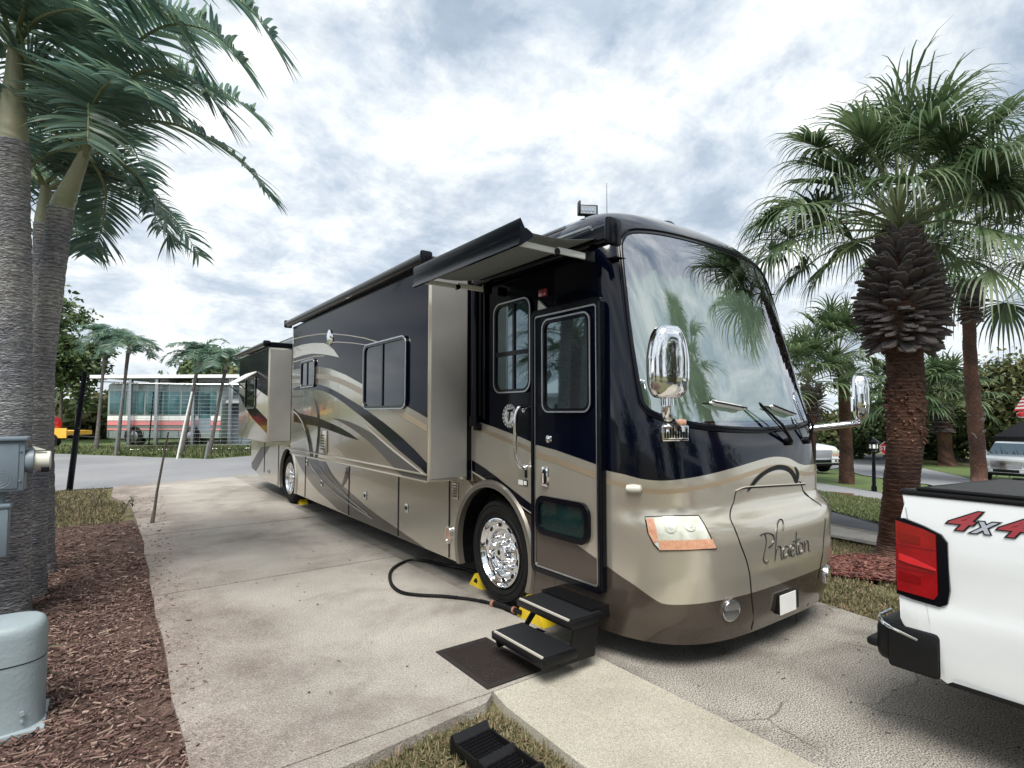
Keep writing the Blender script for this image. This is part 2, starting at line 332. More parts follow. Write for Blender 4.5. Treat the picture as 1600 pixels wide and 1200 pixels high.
    def done(s, name, mats, parent=None, smooth=True, angle=35, origin=None, recalc=True, bev=0.):
        bm = s.bm
        if recalc: bmesh.ops.recalc_face_normals(bm, faces=bm.faces)
        big = [f for f in bm.faces if len(f.verts) > 4]
        if big: bmesh.ops.triangulate(bm, faces=big, ngon_method='EAR_CLIP')
        org = ORG[parent] if parent else Vector(origin or (0, 0, 0))
        bmesh.ops.translate(bm, verts=bm.verts, vec=-org)
        me = bpy.data.meshes.new(name); bm.to_mesh(me); bm.free()
        for m in (mats if isinstance(mats, (list, tuple)) else [mats]): me.materials.append(m)
        if smooth:
            me.shade_smooth(); me.set_sharp_from_angle(angle=R(angle))
        o = bpy.data.objects.new(name, me); col.objects.link(o); o.parent = parent
        if not parent: o.location = org
        ORG[o] = org; return o
def copy_tree(o, parent=None):
    c = o.copy(); col.objects.link(c); c.parent = parent; ORG[c] = ORG[o]
    for k in [x for x in scene.objects if x.parent == o]: copy_tree(k, c)
    return c
def rrect(y0, y1, z0, z1, r, n=5, skew=0.):
    p = []
    for cx, cz, a0 in ((y1 - r, z1 - r, 0), (y0 + r, z1 - r, 90), (y0 + r, z0 + r, 180), (y1 - r, z0 + r, 270)):
        for k in range(n + 1):
            a = R(a0 + 90 * k / n); p.append((cx + r * math.cos(a), cz + r * math.sin(a) + skew * (cx - (y0 + y1) / 2)))
    return p
def textmesh(body, size=1., ext=.0, off=0., shear=0., space=1.):
    c = bpy.data.curves.new('lettering', 'FONT'); c.body = body; c.size = size; c.extrude = ext; c.offset = off; c.shear = shear; c.space_character = space
    c.align_x = 'CENTER'; c.align_y = 'CENTER'; c.resolution_u = 3
    o = bpy.data.objects.new('lettering', c); col.objects.link(o); bpy.context.view_layer.update()
    me = bpy.data.meshes.new_from_object(o.evaluated_get(bpy.context.evaluated_depsgraph_get()))
    bpy.data.objects.remove(o); return me
def put_text(name, body, M4, m, parent, **k):
    me = textmesh(body, **k)
    vs = [M4 @ v.co for v in me.vertices]; fs = [tuple(p.vertices) for p in me.polygons]
    return raw(name, vs, fs, m, parent)
def pip(p, poly):
    x, y = p; c = False; j = len(poly) - 1
    for i in range(len(poly)):
        if (poly[i][1] > y) != (poly[j][1] > y) and x < (poly[j][0] - poly[i][0]) * (y - poly[i][1]) / (poly[j][1] - poly[i][1]) + poly[i][0]: c = not c
        j = i
    return c
def smoothline(pts, n=4, closed=False):      # Catmull-Rom
    out_ = []; m = len(pts)
    for i in range(m if closed else m - 1):
        P = [Vector(pts[(i + k) % m] if closed else pts[max(0, min(m - 1, i + k))]) for k in (-1, 0, 1, 2)]
        for k in range(n):
            t = k / n
            out_.append(.5 * ((2 * P[1]) + (-P[0] + P[2]) * t + (2 * P[0] - 5 * P[1] + 4 * P[2] - P[3]) * t * t + (-P[0] + 3 * P[1] - 3 * P[2] + P[3]) * t ** 3))
    if not closed: out_.append(Vector(pts[-1]))
    return out_
# ------------------------------------------------------------------ ground, roads, beds
def sheet(name, pts, m, h, thick=0., label=None):
    bm = bmesh.new(); f = bm.faces.new([bm.verts.new((p[0], p[1], 0)) for p in pts])
    for X in (X0, X1): bmesh.ops.bisect_plane(bm, geom=list(bm.verts) + list(bm.edges) + list(bm.faces), plane_co=(X, 0, 0), plane_no=(1, 0, 0))
    bmesh.ops.triangulate(bm, faces=[f for f in bm.faces if len(f.verts) > 4])
    bmesh.ops.recalc_face_normals(bm, faces=bm.faces)
    for f in bm.faces:
        if f.normal.z < 0: f.normal_flip()
    if thick:
        r = bmesh.ops.extrude_face_region(bm, geom=list(bm.faces)); low = [e for e in r['geom'] if isinstance(e, bmesh.types.BMVert)]
        hi = [v for v in bm.verts if v not in low]
        for v in low: v.co.z = gz(v.co.x) + h
        for v in hi: v.co.z = gz(v.co.x) + h - thick
        bmesh.ops.recalc_face_normals(bm, faces=bm.faces)
    else:
        for v in bm.verts: v.co.z = gz(v.co.x) + h
    me = bpy.data.meshes.new(name); bm.to_mesh(me); bm.free(); me.materials.append(m)
    o = bpy.data.objects.new(name, me); col.objects.link(o); o['kind'] = 'structure'
    if label: o['label'] = label
    return o
sheet('ground', [(-300, -200), (400, -200), (400, 400), (-300, 400)], grassb, -.045)
# concrete pad in slabs (real joints 12 mm wide)
pad_l = lambda y: .36 + .012 * (y - 3) + .03 * math.sin(y * 1.3)
def slab(y0, y1, xl0, xl1, xr, m, name, nl=6, front=0.):
    pts = [(xr, y0), (xr, y1)] + [(xl1 + (xl0 - xl1) * k / nl + .012 * math.sin(k * 2.1 + y0), y1 + (y0 - y1) * k / nl) for k in range(nl + 1)]
    return sheet(name, pts, m, .012, .09)
slab(2.785, 5.988, .36, .40, 2.735, concrete, 'concrete_pad')
slab(6.012, 8.985, .40, .45, 2.735, concrete, 'concrete_pad')
sheet('concrete_pad', [(2.735, 9.015), (2.735, 15.9), (1.4, 15.65), (.2, 15.35), (.15, 13.6), (.42, 12.0), (.45, 9.015)], concrete, .012, .09)
sheet('concrete_pad', [(.36, 2.773), (.36, 2.58), (1.0, 2.62), (1.5, 2.67), (1.80, 2.70), (1.86, 2.745), (1.885, 2.773)], concrete, .012, .09)
sheet('concrete_walk', [(1.90, 2.773), (1.865, 2.6), (1.85, 2.0), (1.86, 0), (1.86, -8), (2.735, -8), (2.735, 2.773)], concrete2, .014, .09)
sheet('asphalt_drive', [(2.745, -8), (5.0, -8), (4.95, 1.5), (5.1, 2.3), (5.3, 6), (5.3, 16.2), (2.745, 16.2)], asphalt, .0)
# road behind the coach
sheet('road', [(-60, 15.2), (-5, 15.45), (-.8, 15.6), (.6, 15.5), (2.0, 15.8), (6, 16.4), (40, 17.4), (40, 22.5), (12, 23.0), (4.6, 23.6), (3.1, 22.9), (.8, 26.2), (-1.4, 29.4), (-30, 36), (-60, 36)], roadm, -.025)
sheet('verge', [(-60, 37), (-1.4, 29.6), (.8, 26.4), (3.1, 23.1), (4.6, 23.8), (12, 23.2), (60, 22.7), (60, 60), (-60, 60)], grassg, -.032)
# neighbouring strips, parallel to the coach
def strip(name, x0, x1, m, h, y0=-20, y1=14, thick=0.): return sheet(name, [(x0, y0), (x1, y0), (x1, y1), (x0, y1)], m, h, thick)
_a = og(1285, 835); _b = og(1370, 850); _c = og(1285, 820); _d = og(1370, 838); _e = og(1285, 796); _f = og(1378, 822)
def quadstrip(name, n0, n1, f0, f1, m, h, thick=0.):   # near edge n0-n1, far edge f0-f1, both carried on in each direction
    def ext(a, b):
        d = (b - a); return a - d * 2.2, b + d * 14
    a0, a1 = ext(n0, n1); b0, b1 = ext(f0, f1)
    return sheet(name, [(a0.x, a0.y), (a1.x, a1.y), (b1.x, b1.y), (b0.x, b0.y)], m, h, thick)
quadstrip('sidewalk', _a, _b, _c, _d, concrete, .02, .08)
quadstrip('neighbour_drive', _c + Vector((.02, 0, 0)), _d + Vector((.02, 0, 0)), _e, _f, asphaltd, .004)
quadstrip('footpath', og(1285, 768), og(1380, 783), og(1285, 756), og(1380, 771), roadm, .006)
rp = [og(*q) for q in ((1240, 738), (1285, 735), (1312, 731), (1345, 742), (1395, 750), (1450, 757), (1520, 776), (1590, 792), (1599, 757), (1545, 757), (1500, 744), (1450, 733), (1385, 717), (1380, 711), (1300, 709), (1240, 708))]
sheet('road', [(p.x, p.y) for p in rp], roadm, .008)
rp2 = [og(*q) for q in ((1599, 757.5), (1599, 800))]
sheet('road', [(rp2[0].x, rp2[0].y), (60, -6), (60, -30), (rp2[1].x + 4, -30), (rp2[1].x, rp2[1].y)], roadm, .008)
# mulch beds
mulch_poly = [(.42, 2.62), (.42, 4.5), (.46, 6), (.50, 9.0), (.40, 10.6), (-.6, 10.6), (-2, 11), (-6, 11), (-6, -2), (-.5, -2), (.2, 1.2)]
sheet('mulch_bed', mulch_poly, mulchb, -.02)
mr = [og(*q) for q in ((1270, 880), (1300, 872), (1340, 868), (1400, 872), (1480, 880), (1500, 915), (1400, 912), (1340, 905), (1290, 898))]
red_poly = [(p.x, p.y) for p in mr]
sheet('red_mulch_bed', red_poly, mulchr, .006)
mr2 = [og(*q) for q in ((1272, 772), (1300, 769), (1335, 772), (1330, 780), (1290, 779))]
sheet('red_mulch_bed', [(p.x, p.y) for p in mr2], mulchr, .012)
sheet('green_lawn', [(p.x, p.y) for p in [og(*q) for q in ((1240, 765), (1285, 768.5), (1390, 784), (1500, 800), (1500, 838), (1378, 821.5), (1285, 795.5), (1240, 785))]], grassg, .002)
gv = [og(*q) for q in ((1388, 713), (1600, 742), (1600, 756), (1545, 756.5), (1500, 743.5), (1450, 732.5), (1390, 717.5))]
sheet('green_lawn', [(p.x, p.y) for p in gv], grassg, .010)
gv = [og(*q) for q in ((1240, 740), (1285, 736), (1312, 732), (1345, 743), (1395, 751), (1450, 758), (1450, 780), (1380, 770), (1285, 755), (1240, 749))]
sheet('green_lawn', [(p.x, p.y) for p in gv], grassg, .003)

def scatter_chips(name, poly, m, n, h, size, dens=None, label=None, seed=1):
    rnd = random.Random(seed); xs = [p[0] for p in poly]; ys = [p[1] for p in poly]; V = []; Fc = []
    while len(Fc) < n * 3:
        x = rnd.uniform(min(xs), max(xs)); y = rnd.uniform(min(ys), max(ys))
        if not pip((x, y), poly) or (dens and rnd.random() > dens(x, y)): continue
        a = rnd.uniform(0, 2 * PI); l = size * rnd.choice((.35, .5, .7, 1., 1.4, 2.1)) * rnd.uniform(.7, 1.2)
        if noise.noise((x * 1.7, y * 1.1, seed)) < -.42 and rnd.random() < .6: continue
        ww = size * rnd.uniform(.12, .35); t = rnd.uniform(.003, .009)
        z = gz(x) + h + rnd.uniform(0, .02); ca, sa = math.cos(a), math.sin(a); tl = rnd.uniform(-.25, .25); k = len(V); tw = rnd.uniform(-.5, .5)
        for u, v in ((-l, -ww), (l, -ww * .7), (l * .9, ww), (-l, ww * .8)):
            V.append((x + (u * ca - v * sa) / 2, y + (u * sa + v * ca) / 2, z + u * tl / 2 + v * tw / 2))
        V.append((V[k][0], V[k][1], V[k][2] - t)); V.append((V[k + 1][0], V[k + 1][1], V[k + 1][2] - t))
        Fc += [(k, k + 1, k + 2, k + 3), (k + 4, k + 5, k + 1, k), (k + 4, k, k + 3)]
    o = raw(name, V, Fc, m); o['kind'] = 'stuff'; tag(o, label, 'mulch'); return o
near = lambda x, y: max(.12, min(1, 1.25 - (math.hypot(x, y) - 3) / 7)) * (1 if x > -2.6 else .1)
scatter_chips('mulch_chips', [(.375, 2.62), (.365, 4.5), (.395, 6), (.455, 9.0), (.38, 10.3), (-.6, 10.5), (-2.5, 11), (-2.5, 1.0), (.2, 1.2)], chips, 40000, -.006, .036, near, 'purple brown wood chip mulch covering the bed beside the palms')
scatter_chips('mulch_chips', [(.36, 2.7), (.37, 9), (.3, 13), (1.0, 13), (.72, 9), (.62, 5), (.50, 2.7)], chips, 420, .013, .022, None, 'stray wood chips spilt onto the left edge of the concrete pad', 9)
scatter_chips('mulch_chips', [(.6, 2.8), (.9, 9), (2.6, 9), (2.6, 2.8)], chips, 110, .013, .013, None, 'tiny scattered bits of litter lying over the concrete pad', 10)
scatter_chips('mulch_chips', [(2.9, .6), (5.0, .6), (5.2, 3), (2.9, 2.4)], chips, 130, .004, .014, None, 'tiny dry leaf bits scattered on the asphalt before the motorhome nose', 11)
scatter_chips('red_mulch_chips', red_poly, chipsr, 5000, .012, .05, None, 'red wood chip mulch around the stout cabbage palm')
def blades_on(name, poly, m, n, h, ln, label, seed=3, lay=.6, wd=.0035):
    rnd = random.Random(seed); xs = [p[0] for p in poly]; ys = [p[1] for p in poly]; V = []; Fc = []; c = 0
    while c < n:
        x = rnd.uniform(min(xs), max(xs)); y = rnd.uniform(min(ys), max(ys))
        if not pip((x, y), poly): continue
        if noise.noise((x * 2.5, y * 2.5, seed)) < -.25 and rnd.random() < .7: c += 1; continue
        c += 1; a = rnd.uniform(0, 2 * PI); l = ln * rnd.uniform(.5, 1.4); e = rnd.uniform(0, lay); z = gz(x) + h
        dx, dy = math.cos(a), math.sin(a); k = len(V); ww = wd
        mx, my, mz = x + dx * l * .5 * e, y + dy * l * .5 * e, z + l * .5 * (1.1 - e * .5)
        tx, ty, tz = x + dx * l * e * 1.3, y + dy * l * e * 1.3, z + l * (1.05 - e)
        V += [(x - dy * ww, y + dx * ww, z), (x + dy * ww, y - dx * ww, z), (mx + dy * ww, my - dx * ww, mz), (mx - dy * ww, my + dx * ww, mz), (tx, ty, max(tz, z + .004))]
        Fc += [(k, k + 1, k + 2, k + 3), (k + 3, k + 2, k + 4)]
    o = raw(name, V, Fc, m); o['kind'] = 'stuff'; tag(o, label, 'grass'); return o
blades_on('grass_patch', [(.45, 2.55), (1.0, 2.6), (1.5, 2.65), (1.82, 2.70), (1.845, 2.6), (1.83, 1.9), (1.83, 1.3), (.8, 1.3)], blades, 16000, -.045, .055, 'dry patchy grass in the corner between pad and walkway', 3, .95)
blades_on('grass_patch', [(5.12, 2.3), (5.0, .9), (8.3, .9), (8.4, 3.2), (8.6, 4.2), (6, 4.6), (5.4, 4.4)], blades, 42000, -.03, .05, 'mixed green and straw grass strip around the stout cabbage palm', 4, .9, .005)
ll = [og(*q) for q in ((1270, 768), (1390, 785), (1390, 822), (1270, 792))]
blades_on('grass_patch', [(p.x, p.y) for p in ll], bladesg, 26000, .0, .07, 'green lawn strip between the dark drive and the footpath', 5, .9, .012)
blades_on('grass_patch', [(-.9, 10.5), (.25, 10.3), (.36, 12.2), (.08, 13.6), (.1, 15.3), (-.8, 15.4), (-3, 15.3), (-3, 11)], blades, 22000, -.045, .07, 'thin yellowing grass between the mulch bed and the back road', 6, .9, .007)
blades_on('grass_patch', [(-6, 33), (-1.4, 29.7), (.8, 26.5), (3.1, 23.2), (4.6, 23.9), (7, 25), (7, 29), (-6, 36)], bladesg, 16000, -.032, .22, 'bright green grass verge beyond the back road', 7, .8, .02)
# ------------------------------------------------------------------ THE COACH
RV = thing('motorhome', (3.93, 8, 0), 'large navy and beige motorhome with swoosh paintwork, open slide-outs and chrome mirrors', 'motorhome')
CX = 3.93; XS = 2.75; XR = 5.11; YS = 3.2; YE = 13.93; ZT = 3.38
def tab(t, blur=.035):
    def lin(z):
        if z <= t[0][0]: return t[0][1]
        for (a, b), (c, d) in zip(t, t[1:]):
            if z <= c: return b + (d - b) * (z - a) / (c - a)
        return t[-1][1]
    n = 700; zs = [t[0][0] + (t[-1][0] - t[0][0]) * i / n for i in range(n + 1)]
    step = (t[-1][0] - t[0][0]) / n; k = max(1, int(blur / step)); raw_ = [lin(z) for z in zs]
    for _ in range(2):
        pre = [0]
        for v in raw_: pre.append(pre[-1] + v)
        new = []
        for i in range(n + 1):
            q = min(k, i, n - i); new.append((pre[i + q + 1] - pre[i - q]) / (2 * q + 1))
        raw_ = new
    def f(z):
        u = (z - t[0][0]) / step; u = max(0, min(n - 1e-6, u)); i = int(u); return raw_[i] + (raw_[i + 1] - raw_[i]) * (u - i)
    return f
YC = tab([(.18, 2.12), (.3, 2.065), (.6, 2.03), (.85, 2.035), (.93, 2.06), (.985, 2.13), (1.03, 2.16), (1.2, 2.165), (1.45, 2.20), (1.6, 2.23), (2.0, 2.34), (2.5, 2.49), (2.85, 2.61), (2.97, 2.66), (3.09, 2.72), (3.2, 2.82), (3.3, 2.98), (3.35, 3.10), (3.38, 3.19)], .022)
WW = tab([(.18, 1.15), (.35, 1.18), (2.7, 1.18), (2.92, 1.17), (3.03, 1.13), (3.12, 1.05), (3.2, .93), (3.27, .75), (3.33, .5), (3.36, .28), (3.38, .02)], .02)
NN = tab([(.18, 3.7), (.9, 3.7), (1.1, 4.1), (1.5, 4.4), (2.2, 4), (3.0, 4), (3.38, 2.6)], .1)
def capS(ph, z, off=0.):
    W = WW(z); D = YS - YC(z); n = NN(z); c, s = math.cos(ph), math.sin(ph)
    r = (abs(c) ** n + abs(s) ** n) ** (-1 / n)
    p = Vector((CX - W * c * r, YS - D * s * r, z))
    if off:
        a = capS(ph + .01, z) - capS(ph - .01, z); b = capS(ph, min(z + .01, ZT)) - capS(ph, z - .01)
        p = p + b.cross(a).normalized() * -off if b.cross(a).dot(Vector((0, 1, 0)) if .5 < ph < 2.6 else Vector((1 if ph < 1 else -1, 0, 0))) > 0 else p + b.cross(a).normalized() * off
    return p
def phi_of(x, z):
    W = WW(z); n = NN(z); u = max(-.9995, min(.9995, (x - CX) / W)); return math.atan2((1 - abs(u) ** n) ** (1 / n), -u)
def caphit(px, py):
    d = ray(px, py); t = 2.4
    def ins(t):
        x, y, z = d[0] * t, d[1] * t, H + d[2] * t
        if not .18 < z < ZT: return False
        u = abs(x - CX) / WW(z)
        if u > 1: return False
        if y > YS: return True
        return u ** NN(z) + ((YS - y) / (YS - YC(z))) ** NN(z) < 1
    while t < 8 and not ins(t): t += .01
    a, b = t - .01, t
    for _ in range(18):
        m_ = (a + b) / 2
        if ins(m_): b = m_
        else: a = m_
    x, y, z = d[0] * b, d[1] * b, H + d[2] * b
    return (math.atan2((YS - y) / (YS - YC(z)), (CX - x) / WW(z)), z)
def lerpt(t, x):
    if x <= t[0][0]: return t[0][1]
    for (a, b), (c, d) in zip(t, t[1:]):
        if x <= c: return b + (d - b) * (x - a) / (c - a)
    return t[-1][1]
def curve_from(pts, side):
    h = [caphit(*p) for p in pts]; h = [(a, b) for a, b in h if a < 2.3]; h.sort(); t = [(0, side)] + [q for q in h if q[0] > .12]
    t = smoothline([(a, b) for a, b in t], 8); return [(v[0], v[1]) for v in t]
tB1 = curve_from([(960, 738), (985, 744), (1006, 749), (1040, 751), (1083, 746), (1130, 735.6), (1176, 722), (1207, 714), (1231, 715.5), (1247, 724)], 1.33)
tB2 = curve_from([(960, 893), (991, 914), (1022, 936), (1040, 944), (1083, 944), (1130, 937), (1176, 926), (1210, 915)], .86)
_e1 = tB1[-1]; tB1 += [(2.0, _e1[1] - .02), (2.35, 1.235), (PI, 1.33)]
_e2 = tB2[-1]; tB2 += [(PI - .8, .49), (2.6, .55), (PI, .86)]
B1 = lambda p: lerpt(tB1, p)
B2 = lambda p: lerpt(tB2, p)
# windshield outline in (u, z)
wso = []
for u, z in [(-1.055, 1.80), (-1.045, 1.70), (-.99, 1.645), (-.85, 1.60), (-.6, 1.565), (-.3, 1.548), (0, 1.54), (.3, 1.548), (.6, 1.565), (.85, 1.60), (.99, 1.645), (1.045, 1.70), (1.055, 1.80),
             (1.045, 2.1), (1.02, 2.5), (.985, 2.80), (.955, 2.90), (.87, 2.975), (.7, 3.01), (.4, 3.035), (0, 3.045), (-.4, 3.035), (-.7, 3.01), (-.87, 2.975), (-.955, 2.90), (-.985, 2.80), (-1.02, 2.5), (-1.045, 2.1)]:
    wso.append((u, z))
wso = [(v[0], v[1]) for v in smoothline(wso, 5, True)]
wph = [(phi_of(CX + u, z), z) for u, z in wso]
def inset2(poly, d, sx=1.25):       # shrink an outline in (phi, z)
    P = [Vector((a * sx, b)) for a, b in poly]; n = len(P); o = []
    ar = sum(P[i].x * P[(i + 1) % n].y - P[(i + 1) % n].x * P[i].y for i in range(n)); sg = 1 if ar > 0 else -1
    for i in range(n):
        t = (P[(i + 1) % n] - P[i - 1]).normalized(); o.append(P[i] + Vector((-t.y, t.x)) * d * sg)
    return [(v.x / sx, v.y) for v in o]
hole = inset2(wph, .012)
# --- body: front cap strips + straight body, one mesh
bm_ = MB(); NC = 150; cols_ = []
seg_rows = [(14, 2), (34, 1), (2, 3), (3, 1), (84, 0)]     # rows, material (0 navy 1 beige 2 brown 3 tan)
grid_ = []
for i in range(NC + 1):
    ph = PI * i / NC
    hump = max(0, 1 - abs(ph - 1.58) / .2)
    zs = [.18, B2(ph), B1(ph) - .088, B1(ph) - .055, B1(ph), ZT - .004]; cz = []
    for k, (nrow, mi) in enumerate(seg_rows):
        for r in range(nrow): cz.append((zs[k] + (zs[k + 1] - zs[k]) * r / nrow, mi, ph))
    cz.append((zs[-1], 0, ph)); grid_.append(cz)
Vg = [[bm_.bm.verts.new(capS(c[2], c[0])) for c in colz] for colz in grid_]
for i in range(NC):
    for j in range(len(grid_[0]) - 1):
        mz = (grid_[i][j][0] + grid_[i + 1][j + 1][0]) / 2; mp = (grid_[i][j][2] + grid_[i + 1][j][2]) / 2
        if mz > 1.5 and pip((mp, mz), hole): continue
        f = bm_.bm.faces.new((Vg[i][j], Vg[i + 1][j], Vg[i + 1][j + 1], Vg[i][j + 1])); f.material_index = grid_[i][j][1]
# straight body
ARCH = [(4.05, .46, .56), (10.72, .46, .55)]
def arch_pts(c, n=16, r=None, z0=.24):
    y, z, rr = c; rr = r or rr; a0 = math.asin((z - z0) / rr)
    return [(y + rr * math.cos(a), z + rr * math.sin(a)) for a in [(-a0) + (PI + 2 * a0) * k / n for k in range(n + 1)]]   # from rear (+y) over the top to the front
low = [(YS, .24)] + arch_pts(ARCH[0])[::-1] + arch_pts(ARCH[1])[::-1] + [(12.6, .24), (13.75, .40), (YE, .62), (YE, 1.04), (YS, 1.04)]
for X in (XS, XR): bm_.face([(X, y, z) for y, z in low], 1)
def bodyz(z): return WW(z)
zsb = [1.04, 1.3, 1.72, 2, 2.7, 2.8, 2.88, 2.95, 3.0, 3.05, 3.1, 3.15, 3.2, 3.24, 3.28, 3.31, 3.34, 3.36, 3.376]
prof = [(CX - bodyz(z), z) for z in zsb] + [(CX + bodyz(z), z) for z in reversed(zsb)]
A = [bm_.bm.verts.new((x, YS - .004, z)) for x, z in prof]; B = [bm_.bm.verts.new((x, YE - .1 * max(0, z - 2.6), z)) for x, z in prof]
for k in range(len(prof) - 1):
    f = bm_.bm.faces.new((A[k], A[k + 1], B[k + 1], B[k])); f.material_index = 1 if min(prof[k][1], prof[k + 1][1]) < 1.71 and abs(prof[k][0] - CX) > 1 else 7
f = bm_.bm.faces.new(B); f.material_index = 0
bm_.face([(XS, YE, .62), (XR, YE, .62), (XR, YE, 1.04), (XS, YE, 1.04)], 1)
bm_.box((3.0, 2.9, .28), (4.86, 13.3, .95), m=4)  # black chassis box, added under the floor to block light
for c in ARCH:      # dark wheel wells
    for X0_, X1_ in ((XS + .002, XS + .5), (XR - .5, XR - .002)):
        ap = arch_pts(c); bm_.grid(lambda u, v: (X0_ + (X1_ - X0_) * v, *lerp_pt(ap, u)), 16, 1, m=4) if False else None
        for k in range(len(ap) - 1):
            bm_.face([(X0_, *ap[k]), (X1_, *ap[k]), (X1_, *ap[k + 1]), (X0_, *ap[k + 1])], 4)
# paint areas on the flat side, laid in layers 1.5 mm apart
def Z2(u, v): return (360 + .3 * u, 500 + .3 * v)
def Z5(u, v): return (600 + .3166667 * u, 640 + .3166667 * v)
def decal(mb, px, X, layer, m, smooth_=False, yz=False, clip=None):
    P = [(tuple(p) if yz else onx(p[0], p[1], X)) for p in px]
    if clip: P = [(max(clip[0], min(clip[1], y)), max(clip[2], min(clip[3], z))) for y, z in P]
    mb.face([(X - .0016 * layer, y, z) for y, z in P], m)
S = [Z5(*q) for q in ((437, 48), (560, 92), (680, 138), (750, 170))]
Sy = [onx(*p, XS) for p in S]
# between door and front slide: navy above, tan line, black swoosh, brown fender
decal(bm_, [(4.42, Sy[0][1] + .01)] + Sy[1:] + [(YS, Sy[3][1] - .02), (YS, 2.88), (4.42, 2.88)], XS, 1, 7, yz=True)
decal(bm_, [(y, z - .05) for y, z in Sy] + [(y, z - .085) for y, z in reversed(Sy)], XS, 1, 3, yz=True)
fend = [onx(*Z5(*q), XS) for q in ((437, 312), (540, 385), (640, 455), (752, 530))]
fr = arch_pts(ARCH[0], 16, .565, .24)
cut = [p for p in fr if p[0] < 4.42]
decal(bm_, [(4.44, 1.035), (4.35, 1.035)] + fend + [(YS, fend[-1][1] - .06), (YS, .242)] + cut[::-1], XS, 1, 2, yz=True)
decal(bm_, [Z5(*q) for q in ((435, 248), (500, 290), (560, 335), (620, 383), (680, 430), (752, 485), (752, 522), (690, 480), (640, 443), (580, 397), (520, 352), (435, 300))], XS, 2, 0)
decal(bm_, [Z5(*q) for q in ((435, 303), (520, 355), (640, 447), (752, 526), (752, 531), (640, 452), (520, 360), (435, 308))], XS, 2, 5)
# swoops on the lower bays
decal(bm_, [Z2(*q) for q in ((335, 708), (352, 742), (370, 775), (400, 822), (430, 862), (462, 898), (500, 930), (560, 988), (640, 1040), (720, 1078), (830, 1128), (940, 1180), (1010, 1205), (1003, 1180), (905, 1112), (830, 1060), (760, 1012), (700, 965), (650, 920), (590, 868), (540, 815), (500, 775), (470, 735), (420, 722), (380, 712))], XS, 1, 2, clip=(3.2, 13, .243, 1.04))
decal(bm_, [Z2(*q) for q in ((402, 720), (452, 728), (480, 775), (520, 830), (560, 872), (600, 912), (650, 955), (690, 990), (650, 972), (600, 935), (555, 900), (500, 855), (455, 805), (425, 765))], XS, 2, 0)
decal(bm_, [Z2(*q) for q in ((470, 736), (494, 738), (520, 788), (552, 838), (585, 882), (625, 930), (670, 972), (635, 950), (590, 908), (545, 855), (505, 805))], XS, 3, 0)
decal(bm_, [Z2(*q) for q in ((603, 766), (626, 770), (620, 800), (606, 838), (588, 866), (572, 882), (585, 845), (596, 808))], XS, 2, 0)
decal(bm_, [Z2(*q) for q in ((402, 724), (430, 770), (480, 830), (540, 890), (610, 945), (680, 992), (745, 1034), (740, 1036), (676, 998), (606, 951), (536, 896), (476, 836), (426, 776))], XS, 4, 5)
decal(bm_, [Z2(*q) for q in ((440, 735), (500, 812), (560, 872), (640, 945), (720, 1012), (716, 1014), (634, 950), (554, 878), (494, 818))], XS, 4, 5)
decal(bm_, [Z2(*q) for q in ((110, 745), (160, 662), (207, 657), (175, 712), (133, 788), (112, 770))], XS, 1, 6)
body_ = bm_.done('body_shell', [navy, beige, brown, tan, black, pin, grey, navys], RV, angle=30)
# bay door seams, kick moulding
sb = MB()
for u0, v0, u1, v1 in ((452, 880, 452, 945), (1096, 815, 1094, 1190), (625, 790, 620, 880)):
    pass
for y in (9.62, 7.55, 5.95, 4.78, 11.42, 12.6):
    sb = MB(); sb.box((XS - .008, y - .006, .25 if y < 12.5 else .40), (XS - .001, y + .006, 1.035)); sb.done('bay_door_seam', black, RV)
hd = []
for (u, v) in ((705, 915), (921, 980), (478, 848), (400, 742), (200, 790)):
    y, z = onx(*Z2(u, v), XS)
    m_ = MB(); m_.box((XS - .016, y - .035, z - .05), (XS - .001, y + .035, z + .05), bev=.006, m=0); m_.box((XS - .022, y - .02, z - .015), (XS - .014, y + .02, z + .025), bev=.004, m=1)
    m_.lathe([(-.006, .0), (-.006, .012), (.0, .014)], (XS - .014, y, z - .032), 'x', 12, m=0)
    m_.done('bay_latch', [chrome, black], RV)
y, z = onx(*Z5(355, 402), XS)
m_ = MB(); m_.box((XS - .014, y - .05, z - .08), (XS - .001, y + .05, z + .08), bev=.008, m=0)
for k in range(5): m_.box((XS - .019, y - .035, z - .055 + k * .026), (XS - .013, y + .035, z - .043 + k * .026), m=1)
m_.done('vent_cover', [beige, grey], RV)
y, z = onx(*Z5(324, 617), XS)
m_ = MB(); m_.lathe([(-.004, .0), (-.02, .0), (-.018, .045), (-.001, .05)], (XS, y, z), 'x', 20, m=0); 
for vv in m_.bm.verts: vv.co.z = z + (vv.co.z - z) * 1.7
m_.done('side_marker_light', [orange], RV)
tr = MB(); o_ = [(y + .052 * math.cos(a), z + .09 * math.sin(a)) for a in [2 * PI * k / 20 for k in range(20)]]; i_ = [(y + .038 * math.cos(a), z + .068 * math.sin(a)) for a in [2 * PI * k / 20 for k in range(20)]]
tr.ringx(o_, i_, XS - .001, XS - .026); tr.done('marker_bezel', chrome, RV)
